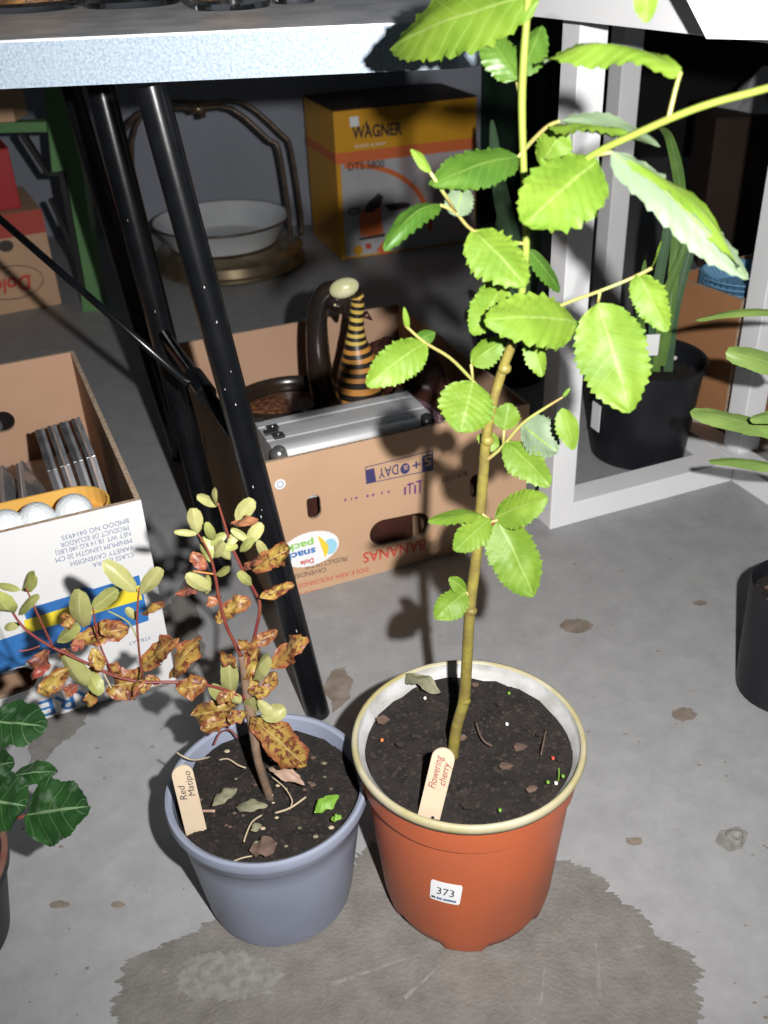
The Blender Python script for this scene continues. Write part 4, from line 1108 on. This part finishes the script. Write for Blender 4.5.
for k, (b, t, w, ty) in enumerate(ML):
    f = max(0, min(1, (240 - b[0]) / 230))
    y0 = YG - .036 * f + R.uniform(-.006, .008)
    Pb, Pt = at(*b, y0), at(*t, y0 + R.uniform(-.016, .010))
    hint = V((R.uniform(-.35, .35), -.62, .62 + R.uniform(-.2, .2)))
    wd = px_w(Pb, w)
    if ty in 'br':
        leaf_mesh(Pb, Pt, wd, hint, n=20, m=4, serr=.035, irr=.45, fold=R.uniform(-.1, .6), arch=R.uniform(-.04, .12), vein=.16, wave=R.uniform(.12, .30), seed=k, pw=(.65, .55), nv=5).build('leaf', M['m_' + ty], gm, True)
    else:
        leaf_mesh(Pb, Pt, wd, hint, n=14, m=3, serr=.0, fold=R.uniform(.2, .6), arch=R.uniform(.02, .12), vein=.02, wave=.03, seed=k, pw=(.6, .55), nv=4).build('leaf', M['m_' + ty], gm, True)
# litter in the grey pot
zg = GS + .004
scrap(gm, (268, 768), (305, 786), 13, 'deadleaf', zg + .006)
scrap(gm, (212, 806), (237, 788), 12, 'moss', zg + .003)
scrap(gm, (249, 850), (279, 843), 19, 'barkchip', zg + .003, .08)
scrap(gm, (314, 813), (339, 796), 13, 'weed', zg + .006)
scrap(gm, (331, 820), (342, 816), 7, 'weed', zg + .003)
scrap(gm, (250, 830), (262, 825), 8, 'moss', zg + .003)
scrap(gm, (236, 808), (268, 806), 12, 'moss', zg + .002)
twig(gm, [(275, 813, .003), (290, 808, .006), (306, 797, .008)], .0010, 'straw', zg)
twig(gm, [(272, 777, .012), (285, 788, .010), (292, 800, .008), (291, 806, .006)], .0006, 'straw', zg)
twig(gm, [(219, 760, .004), (228, 759, .007), (238, 765, .006), (246, 768, .004)], .0008, 'straw', zg)
twig(gm, [(176, 752, .028), (186, 758, .026), (196, 760, .018), (210, 757, .008)], .0008, 'straw', zg)
twig(gm, [(202, 811, .004), (215, 811, .006)], .0014, 'deadleaf', zg)
twig(gm, [(262, 815, .004), (252, 822, .006), (246, 835, .005), (244, 842, .004)], .0008, 'straw', zg)
twig(gm, [(214, 745, .012), (220, 733, .018), (230, 730, .020), (238, 738, .012)], .0009, 'redstem', zg)
twig(gm, [(232, 862, .002), (242, 858, .005), (252, 856, .004)], .0007, 'straw', zg)
rg = random.Random(4)
for k in range(34):
    a, q = rg.uniform(0, 6.28), (GR - .016) * math.sqrt(rg.random())
    p = V((GC.x + q * math.cos(a), GC.y + q * math.sin(a), GS + .004)); s = rg.uniform(.0012, .0026)
    MB().ball(p, (s * 1.3, s, s * .5), n=6, m=4).build('grit', M[rg.choice(('moss', 'barkchip', 'straw', 'barkchip', 'moss'))], gm)

# ------------------------------------------------ marbled-leaf plant at the left edge
IC = V((-0.449, 0.600, 0)); IR = .085
iv = potted('potted_marbled_plant', IC, 'plant with marbled dark green leaves in a black pot at the left edge')
MB().lathe(IC, [(.066, 0), (.070, .003), (IR, .085), (IR + .004, .088), (IR + .004, .098), (IR, .1), (IR - .004, .098), (IR - .006, .06)], 48, (True, False)).build('pot', M['blackpot'], iv, 'auto')
MB().lathe(IC, [(IR + .0042, .0965), (IR + .005, .099), (IR + .003, .1015), (IR - .001, .1005)], 48, (False, False)).build('rim', mat('dull_red_rim', (.14, .035, .028), .5, c2=(.18, .10, .075), scale=30), iv, True)
soil_disc(iv, IC, IR - .005, .08, 12, .004, 60)
def lob(t): return 1.0 + .07 * math.cos(t * 17) * (1 if t > .25 else .3)
IV = [((-10, 722), (46, 727), 50, .615, .60, (.1, -.45, .9)), ((14, 776), (57, 772), 28, .605, .60, (0, -.2, 1)), ((-14, 800), (27, 806), 58, .585, .57, (.1, -.6, .8)),
      ((26, 815), (90, 806), 62, .575, .56, (.05, -.62, .78)), ((-20, 770), (14, 762), 34, .61, .60, (0, -.5, .8)), ((-20, 822), (18, 812), 20, .58, .57, (0, -.3, 1)), ((-60, 740), (-12, 725), 50, .62, .61, (0, -.4, .9))]
for k, (b, t, w, y0, y1, h) in enumerate(IV):
    Pb, Pt = at(*b, y0), at(*t, y1)
    leaf_mesh(Pb, Pt, px_w(Pb, w), V(h), n=26, m=6, serr=.02, fold=.12, arch=.06, vein=.02, wave=.05, seed=k, pw=(.45, .62), nv=5, lobes=lob).build('leaf', M['cyc'], iv, True)
    e = V((IC.x + .02 * math.cos(k), IC.y + .02 * math.sin(k), .078))
    MB().tube([e, (e + Pb) / 2 + V((0, 0, .02)), Pb + V((0, 0, -.001))], .0016, 6, smooth=5).build('leaf_stalk', M['redstem'], iv, True)

# ------------------------------------------------ black bag pot and lance-leaved plant at the right edge
QC = V((0.485, 0.902, 0)); 
bgp = potted('potted_lance_plant', QC, 'long-leaved plant in a tall black planter bag at the right edge')
rB = .064
MB().lathe(QC, [(rB * .93, 0), (rB, .004), (rB + .001, .08), (rB + .002, .148), (rB + .001, .151), (rB - .001, .148), (rB - .002, .10)], 40, (True, False), wob=lambda t, z: 1 + .02 * math.sin(4 * t + z * 20)).build('planter_bag', M['blackpot'], bgp, 'auto')
soil_disc(bgp, QC, rB - .002, .130, 21, .006, 120)
for k in range(14):
    a, q = R.uniform(0, 6.28), rB * .85 * math.sqrt(R.random())
    p = V((QC.x + q * math.cos(a), QC.y + q * math.sin(a), .135)); s = R.uniform(.002, .005)
    MB().ball(p, (s * 1.4, s, s * .5), n=7, m=5, jit=.4, seed=k).build('bark_chip', M['barkchip' if k % 3 else 'deadleaf'], bgp)
LS = [(QC.x, QC.y, .13), (QC.x + .012, QC.y + .02, .25), (QC.x + .02, QC.y + .05, .40), (QC.x + .025, QC.y + .06, .52)]
MB().tube(LS, [.004, .0035, .003, .002], 8, smooth=5).build('stem', M['greenshoot'], bgp, True)
LL = [((800, 313), (696, 320), 14, 1.0, 1.02, (0, -.2, 1)), ((792, 372), (726, 352), 26, 1.0, 1.01, (0, -.6, .7)), ((795, 440), (690, 412), 26, 1.0, 1.04, (0, -.4, 1)), ((800, 430), (735, 428), 22, 1.0, 1.02, (.1, -.4, .9)),
      ((805, 475), (708, 461), 16, 1.0, 1.03, (0, -.25, 1)), ((790, 415), (750, 420), 16, .98, .98, (.2, -.4, .9))]
for k, (b, t, w, y0, y1, h) in enumerate(LL):
    Pb, Pt = at(*b, y0), at(*t, y1)
    leaf_mesh(Pb, Pt, px_w(Pb, w), V(h), n=20, m=3, serr=.02, fold=.25, arch=.06, vein=.02, wave=.04, seed=k, pw=(.5, .45), nv=7).build('leaf', M['lance'], bgp, True)
    zz = V(LS[2]).lerp(V(LS[1]), k / 6)
    MB().tube([zz, (zz + Pb) / 2 + V((0, 0, .01)), Pb], .0014, 6, smooth=4).build('leaf_stalk', M['greenshoot'], bgp, True)

# ================================================================== BEHIND THE BENCH
# black pot with strap leaves
KC = gp(645, 470); KC = V((KC.x + .003, KC.y + .070, 0)); KR, KZ, KB = .100, .176, .080
kp = potted('potted_strap_plant', KC, 'plant with long strap leaves in a round black pot behind the white rail')
MB().lathe(KC, [(KB * .92, 0), (KB, .004), (KR - .006, KZ - .012), (KR - .001, KZ - .011), (KR, KZ - .003), (KR - .003, KZ), (KR - .006, KZ - .003), (KR - .012, KZ - .06)], 56, (True, False)).build('pot', M['blackpot'], kp, 'auto')
soil_disc(kp, KC, KR - .009, KZ - .035, 31, .005, 160)
def blade(parent, px, ys, w, m, name='leaf'):
    P = [at(u, v, y) for (u, v), y in zip(px, ys)]
    vs, fs = [], []; mb = MB(); pts = []
    for i in range(len(P) - 1):
        p0, p1, p2, p3 = P[max(i - 1, 0)], P[i], P[i + 1], P[min(i + 2, len(P) - 1)]
        for k in range(6):
            t = k / 6
            pts.append(0.5 * ((2 * p1) + (p2 - p0) * t + (2 * p0 - 5 * p1 + 4 * p2 - p3) * t * t + (3 * p1 - p0 - 3 * p2 + p3) * t ** 3))
    pts.append(P[-1]); n = len(pts)
    for i, p in enumerate(pts):
        t = i / (n - 1); tg = (pts[min(i + 1, n - 1)] - pts[max(i - 1, 0)]).normalized()
        nr = (CAM - p); nr = (nr - tg * nr.dot(tg)).normalized(); sd = tg.cross(nr)
        hw = w / 2 * min(1, (1 - t) * 3 + .04) ** .6
        for j, s in enumerate((-1, -.5, 0, .5, 1)):
            vs.append(p + sd * (s * hw) - nr * ((1 - abs(s)) * hw * .25)); mb.uv[len(vs) - 1] = (t, s * .5 + .5)
    for i in range(n - 1):
        for j in range(4):
            a = i * 5 + j; fs.append((a, a + 1, a + 6, a + 5))
    mb.add(vs, fs)
    return mb.build(name, M[m], parent, True)
ky = KC.y
blade(kp, [(660, 366), (668, 320), (676, 250), (680, 190), (670, 140), (660, 128)], [ky - .02, ky - .02, ky, ky, ky - .01, ky - .02], .017, 'strap')
blade(kp, [(656, 372), (660, 330), (668, 290), (682, 255), (693, 215)], [ky - .02, ky - .02, ky - .02, ky - .02, ky - .01], .013, 'strap')
blade(kp, [(652, 372), (656, 300), (668, 230), (678, 180)], [ky, ky, ky, ky + .01], .016, 'bluegreen')
blade(kp, [(668, 372), (675, 310), (690, 250), (697, 205)], [ky + .01, ky + .01, ky + .02, ky + .03], .015, 'bluegreen')
blade(kp, [(648, 372), (640, 320), (645, 260)], [ky - .01, ky - .02, ky - .02], .014, 'strap')
tg0 = at(651, 362, ky - .04)
MB().box(at(652, 345, ky - .035), (.011, .0008, .018)).build('name_tag', M['whiteprint'], kp)
sq = math.radians(200)
MB().box(V((KC.x + .090 * math.cos(sq), KC.y + .090 * math.sin(sq), .085)), (.0008, .012, .024), (V((math.cos(sq), math.sin(sq), 0)), V((-math.sin(sq), math.cos(sq), 0)), ZU)).build('side_sticker', M['whiteprint'], kp)
MB().ball(gp(675, 358, KZ - .028), .004, n=8, m=6).build('grit', M['perlite'], kp, True)

# dark brown carton with the blue plates
e1, e0 = gp(742, 300, .27), gp(676, 277, .27)
dX = (e1 - e0).normalized(); ang = math.degrees(math.atan2(dX.y, dX.x)); Lq = (e1 - e0).length + .012
bfl = e1 - dX * Lq; bfl.z = 0
cb, *_ = carton('cardboard_box', bfl, ang, Lq, .26, .27, 'plain dark brown cardboard box behind the black pot, topped with blue plates', 'box', M['browncard'], M['browncard'], th=.006)
dY = V((-dX.y, dX.x, 0))
fc = V((bfl.x, bfl.y, 0)) + dX * (Lq / 2) + dY * .13
pk = thing('filling_block', (fc.x, fc.y, .007), 'folded grey packing inside the dark brown box', 'packing')
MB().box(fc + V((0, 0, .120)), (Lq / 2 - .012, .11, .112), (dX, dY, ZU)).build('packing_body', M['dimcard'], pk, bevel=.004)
MB().box(fc + V((0, 0, .2335)), (Lq / 2 - .012, .11, .0012), (dX, dY, ZU)).build('packing_flap', M['browncard'], pk)
pc = fc - dY * .045 + dX * .004
def plate_lathe(k, z0, label):
    o = thing('blue_plate', (pc.x, pc.y, z0), label, 'plate', 'blue plates on the brown box')
    c = V((pc.x, pc.y, z0)); r = Lq / 2 - .0065
    MB().lathe(c, [(r * .62, .000), (r * .66, .003), (r * .95, .022), (r, .0235), (r, .0255), (r * .95, .0245), (r * .65, .006), (r * .61, .003)], 48).build('plate_body', M['blueplastic'], o, 'auto')
    vs, fs = [], []; n = 72
    for i, (rr, zz) in enumerate(((.60, .0045), (.93, .0255))):
        for q in range(n):
            a = 2 * math.pi * q / n
            vs.append(c + V((r * rr * math.cos(a), r * rr * math.sin(a), zz + (.0035 if q % 2 else 0) * (1 if i else .4))))
    for q in range(n): fs.append((q, (q + 1) % n, n + (q + 1) % n, n + q))
    MB().add(vs, fs).build('fluted_flange', M['blueplastic'], o)
for k in range(3):
    plate_lathe(k, .236 + .009 * k, ['lowest blue fluted plate of the stack on the brown box', 'middle blue fluted plate of the stack on the brown box', 'topmost blue fluted plate of the stack on the brown box'][k])

# dull blades of a plant between the brown banana box and the bench
UC = V((0.275, 1.86, 0))
up = potted('potted_blade_plant', UC, 'dark blue-green bladed plant in shade left of the white post')
MB().lathe(UC, [(.06, 0), (.064, .004), (.08, .13), (.084, .131), (.084, .14), (.078, .14), (.074, .09)], 32, (True, False)).build('pot', M['blackpot'], up, 'auto')
soil_disc(up, UC, .074, .115, 41, .004, 40)
for k, (px, w) in enumerate(((((520, 372), (515, 330), (505, 280), (498, 215)), .03), (((530, 380), (532, 330), (520, 270), (500, 190), (492, 120)), .032), (((540, 385), (545, 340), (550, 300), (560, 260)), .026), (((512, 372), (498, 330), (488, 300), (480, 285)), .026), (((526, 372), (522, 340), (528, 300), (535, 250), (530, 180)), .028), (((535, 380), (520, 350), (510, 335), (503, 330)), .03))):
    yy = UC.y
    blade(up, list(px), [yy - .02 + .01 * (k % 3)] * len(px), w, 'bluegreen')
# dark green plastic sheet hanging at the wall's end
sh = MB(); vs, fs = [], []
for i in range(13):
    for j in range(2):
        vs.append(V((.33 + i * .027, 2.98 + .014 * math.sin(i * 1.9), 0.0 + j * 1.6)))
for i in range(12): fs.append((2 * i, 2 * i + 2, 2 * i + 3, 2 * i + 1))
o = sh.add(vs, fs).build('plastic_sheet', M['greensheet'], None, True)
sm = o.modifiers.new('thick', 'SOLIDIFY'); sm.thickness = .003
tag(o, 'dark green plastic sheet hanging right of the yellow tool carton', 'sheet')
# cartons with the gloom put into their card colour, and a paper bag
dc = at(700, 225, 2.55); dc.z = 0
def dim_carton(c, w, d, h, ang, label, m='dimcard'):
    a = math.radians(ang); X = V((math.cos(a), math.sin(a), 0)); Y = V((-math.sin(a), math.cos(a), 0))
    o = thing('carton', (c.x, c.y, c.z), label, 'box', 'dim cartons behind the bench')
    MB().box(c + V((0, 0, h / 2)), (w / 2, d / 2, h / 2), (X, Y, ZU)).build('body', M[m], o, bevel=.003)
    for s in (-1, 1):
        MB().box(c + Y * (s * d * .25) + V((0, 0, h + .0025)), (w / 2, d * .245, .002), (X, Y, ZU)).build('flap', M[m], o)
    MB().box(c - Y * (d / 2 + .001) + V((.02, 0, h * .8)), (.014, .0006, .016), (X, Y, ZU)).build('paper_tag', M['greyphoto'], o)
    return o
dim_carton(V((1.03, 2.62, 0)), .34, .3, .36, -8, 'tall brown carton, colour darkened for the gloom behind the bench')
dim_carton(V((1.38, 2.75, 0)), .30, .3, .42, 6, 'carton right of the tall one, colour darkened for the gloom behind the bench')
pb = at(692, 130, 2.55)
pbz = .3655
o = thing('paper_bag', (1.0, 2.60, pbz), 'crumpled pale paper heap on the tall darkened carton', 'paper')
MB().lathe(V((.98, 2.60, pbz)), [(.085, 0), (.06, .035), (.03, .07), (.008, .095)], 9, wob=lambda t, z: 1 + .25 * math.sin(3 * t + 40 * z)).build('crumpled_paper', M['greyphoto'], o)
MB().ball(V((.985, 2.535, pbz + .04)), (.015, .012, .012), n=8, m=6).build('knot', M['dimcard'], o)

# ================================================================== UNDER AND BEHIND THE TABLE
# yellow tool carton
zt_ = .385
w0 = gp(342, 260); w1 = gp(477, 95.5, zt_); w0b = gp(339, 110, zt_)
ga = math.radians(18.5); gX = V((math.cos(ga), math.sin(ga), 0)); gY = V((-gX.y, gX.x, 0)); gN = -gY
gO = V((w0.x, w0.y, 0))
q_ = hit(477, 96, gO, gN) - gO; gWd = q_.dot(gX)
gD = .28
wg = thing('tool_carton', (gO.x, gO.y, 0), 'yellow and white power tool carton lettered DTS 5800 by the wall', 'box')
MB().box(gO + gX * (gWd / 2) + gY * (gD / 2) + V((0, 0, zt_ / 2)), (gWd / 2, gD / 2, zt_ / 2), (gX, gY, ZU)).build('body', M['amberprint'], wg, bevel=.002)
for s in (0, 1):
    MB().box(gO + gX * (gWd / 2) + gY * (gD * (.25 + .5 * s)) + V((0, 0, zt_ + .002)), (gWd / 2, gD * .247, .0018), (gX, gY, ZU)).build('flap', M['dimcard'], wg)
def g2(u, v):
    p = hit(u, v, gO, gN) - gO
    return p.dot(gX), p.z
def gq(pts, m, lift, name, isxy=False):
    vs, fs = plate(pts if isxy else [g2(*p) for p in pts], [], .0004)
    return MB().add(place(vs, gO + gN * lift, gX, ZU, gN), fs).build(name, M[m], wg)
pw0, pw1 = .012, gWd - .004
zb1, zb2 = zt_ * .66, zt_ * .735
gq([(pw0, .006), (pw1, .006), (pw1, zb1), (pw0, zb1)], 'greyphoto', .0010, 'printed_field', True)
gq([(0.0, zb1), (pw1, zb1), (pw1, zb2), (0.0, zb2)], 'orangeprint', .0014, 'printed_band', True)
gq([(gWd * .62, .02), (pw1, .02), (pw1, zb1), (gWd * .42, zb1)], 'paleprint', .0014, 'printed_photo', True)
arc_o = []; arc_i = []
for k in range(15):
    t = k / 14 * 1.5
    arc_o.append((pw0 + .01 + gWd * .62 * math.sin(t), .02 + (zb1 - .02) * max(math.cos(t), 0) ** .8)); arc_i.append((pw0 + .01 + gWd * .585 * math.sin(t), .02 + (zb1 - .032) * max(math.cos(t), 0) ** .8))
gq(arc_o + arc_i[::-1], 'orangeprint', .0020, 'printed_arc', True)
def glet(s, a, b, h, m, **k): lettering(s, hit(*a, gO, gN), hit(*b, gO, gN), h, gN, M[m], wg, lift=.0025, **k)
glet('WAGNER', (352, 138.5), (402, 134), .030, 'blackprint', fat=.03)
glet('DTS 5800', (348, 170.5), (384, 167), .019, 'blackprint', fat=.012)
glet('QUICK & EASY', (354, 148), (386, 144.5), .008, 'whiteprint')
gq([(366, 128), (365, 124), (366.2, 119.5), (367.6, 124), (367, 128)], 'blackprint', .0026, 'printed_flame')
gq([(349, 117), (358, 116), (359, 126), (350, 127)], 'whiteprint', .0026, 'printed_label')
gq([(360, 236), (359, 215), (367, 206), (380, 204), (383, 232), (376, 236)], 'orangeprint', .0026, 'printed_tool')
gq([(364, 212), (367, 203), (378, 193), (383, 196), (380, 206), (372, 212)], 'blackprint', .0032, 'printed_handle')
gq([(358, 238), (385, 233), (385, 236), (360, 240)], 'blackprint', .0032, 'printed_base')
vs, fs = plate([(g2(354, 211)[0] + .018 * math.cos(t * .4), g2(354, 211)[1] + .009 * math.sin(t * .4)) for t in range(16)], [[(g2(354, 211)[0] + .014 * math.cos(t * .4), g2(354, 211)[1] + .006 * math.sin(t * .4)) for t in range(16)]], .0004)
MB().add(place(vs, gO + gN * .0032, gX, ZU, gN), fs).build('printed_ring', M['blackprint'], wg)
gq([(384, 205), (400, 202), (410, 203), (409, 207), (390, 211)], 'blackprint', .0030, 'printed_hose')
vs, fs = plate(ellipse(g2(358, 250)[0], g2(358, 250)[1], .014, .014), [], .0004)
MB().add(place(vs, gO + gN * .0026, gX, ZU, gN), fs).build('printed_badge', M['amberprint'], wg)
gq([(365, 244), (371, 243), (371, 248), (366, 249)], 'redprint', .0026, 'printed_badge')
gq([(376, 250), (384, 240), (390, 252), (384, 256)], 'orangeprint', .0026, 'printed_badge')
# printed band on the left side panel
MB().box(gO - gX * .0006 + gY * (gD / 2) + V((0, 0, (zb1 + zb2) / 2)), (.0005, gD / 2, .012), (gX, gY, ZU)).build('printed_band', M['orangeprint'], wg)

# basin on a round tarnished metal pan with tube handles
bc = gp(232, 264); bc = V((bc.x, bc.y, 0)); rS = .198
ms = thing('metal_stand', (bc.x, bc.y, 0), 'round tarnished metal stand with bent tube handles under the basin', 'stand')
MB().lathe(bc, [(rS * .95, 0), (rS, .003), (rS + .006, .008), (rS + .006, .016), (rS, .020), (rS - .004, .042), (rS + .002, .046), (rS - .010, .056), (rS - .04, .060)], 56).build('pan', M['brass'], ms, 'auto')
def arch(y, dx, dz, r=.006):
    P = [at(300 + dx, 268, y), at(297 + dx, 215, y), at(287 + dx, 150, y), at(277 + dx, 138 + dz, y), at(240 + dx, 107 + dz, y), at(205 + dx, 107 + dz, y), at(150 + dx, 109 + dz, y), at(128 + dx, 146 + dz, y), at(134 + dx, 210, y), at(142 + dx, 270, y)]
    P[0].z = .05; P[-1].z = .05
    return MB().tube(P, r, 10, smooth=3).build('handle_tube', M['rusttube'], ms, True)
arch(bc.y - .02, -8, 2); arch(bc.y + .08, 4, -4)
kn = at(201, 109, bc.y - .02)
MB().tube([kn + V((-.03, 0, 0)), kn + V((.012, 0, 0))], .010, 10).build('clamp', M['brass'], ms, True)
MB().tube([kn + V((0, 0, .016)), kn + V((0, 0, -.02))], .010, 10).build('knob', M['rusttube'], ms, True)
bz = .0615; rb = .186
bas = thing('enamel_basin', (bc.x, bc.y, bz), 'wide white enamel basin with dark rim on the metal stand', 'basin')
MB().lathe(V((bc.x - .015, bc.y, bz)), [(rb * .70, 0), (rb * .78, .004), (rb * .95, .058), (rb * 1.0, .064), (rb * .985, .067), (rb * .93, .058), (rb * .76, .010), (rb * .70, .006)], 56).build('bowl', M['enamel'], bas, 'auto')
MB().lathe(V((bc.x - .015, bc.y, bz)), [(rb * .995, .062), (rb * 1.012, .065), (rb * .995, .0685), (rb * .98, .0672)], 56, (False, False)).build('rim', M['rusttube'], bas, True)

# green bench frame, cartons at far left
gy = 2.36
gf = thing('green_bench', gp(92, 312), 'green painted metal bench leg with a bracket and crossbar', 'bench')
def gplate(px, m, y, th, name):
    P = [at(u, v, y) for u, v in px]; O = P[0]
    vs, fs = plate([(p.x - O.x, p.z - O.z) for p in P], [], th)
    return MB().add(place(vs, O, V((1, 0, 0)), ZU, V((0, -1, 0))), fs).build(name, M[m], gf)
gplate([(44, 84), (62, 84), (82, 170), (104, 322), (84, 322), (66, 172), (52, 172)], 'greenpaint', gy, .05, 'leg')
gplate([(-60, 124), (46, 122), (47, 132), (-60, 134)], 'greenpaint', gy - .005, .04, 'crossbar')
gplate([(58, 172), (64, 172), (86, 296), (80, 290)], 'greendark', gy - .012, .01, 'rubber_strip')
gplate([(18, 134), (24, 134), (48, 172), (66, 172), (66, 176), (46, 176)], 'greendark', gy + .01, .02, 'strut')
gplate([(48, 200), (52, 200), (82, 262), (82, 276)], 'greendark', gy + .01, .02, 'strut')
d0, d1 = gp(-14, 318), gp(62, 304)
ddX = (d1 - d0); ddX.z = 0; ddX.normalize(); ddY = V((-ddX.y, ddX.x, 0)); ddL = .34
dO = V((d1.x, d1.y, 0)) - ddX * ddL
dl = thing('fruit_carton', (dO.x, dO.y, 0), 'brown fruit carton with red top band and oval print at far left', 'box')
dh = .238
MB().box(dO + ddX * (ddL / 2) + ddY * .14 + V((0, 0, dh / 2)), (ddL / 2, .14, dh / 2), (ddX, ddY, ZU)).build('body', M['kraft'], dl, bevel=.002)
ddN = -ddY
def dq(pts, m, lift, name, holes=()):
    vs, fs = plate(pts, list(holes), .0004)
    return MB().add(place(vs, dO + ddN * lift, ddX, ZU, ddN), fs).build(name, M[m], dl)
dq([(0, dh - .055), (ddL, dh - .055), (ddL, dh), (0, dh)], 'redcard2', .001, 'printed_band')
oc = (ddL - .105, .075)
dq(ellipse(oc[0], oc[1], .075, .042), 'blackprint', .001, 'printed_oval', [ellipse(oc[0], oc[1], .073, .040)])
vs, fs = glyphs('Dole', .2, .03)
MB().add([dO + ddN * .0014 + ddX * (oc[0] + .045 - .09 * x) + ZU * (oc[1] + .012 - .034 * y) for x, y in vs], fs).build('lettering', M['redprint'], dl)
dq(ellipse(ddL - .10, .165, .018, .014), 'blackprint', .0012, 'printed_disc')
rO_ = dO + ddX * (ddL - .325) + ddY * .04
rc = thing('red_carton', (rO_.x, rO_.y, dh + .0005), 'plain deep red carton on top of the fruit carton', 'box')
MB().box(rO_ + ddX * .14 + ddY * .09 + V((0, 0, dh + .001 + .068)), (.145, .09, .068), (ddX, ddY, ZU)).build('body', M['redcard'], rc, bevel=.002)
MB().box(rO_ + ddX * .14 + ddY * .09 + V((0, 0, dh + .001 + .1375)), (.146, .091, .001), (ddX, ddY, ZU)).build('lid', M['redcard'], rc)
# small carton on the green crossbar
sc_ = at(-20, 122, gy + .03)
zc = at(0, 123, gy).z + .004
sb_ = thing('carton', (sc_.x, gy + .02, zc), 'small brown carton on the green crossbar at upper left', 'box')
xr = at(18, 110, gy).x
MB().box(V((xr - .10, gy + .015, zc + .062)), (.10, .05, .06)).build('body', M['kraft'], sb_, bevel=.002)
MB().box(V((xr - .10, gy + .015, zc + .1232)), (.1, .05, .001)).build('flap', M['kraft'], sb_)
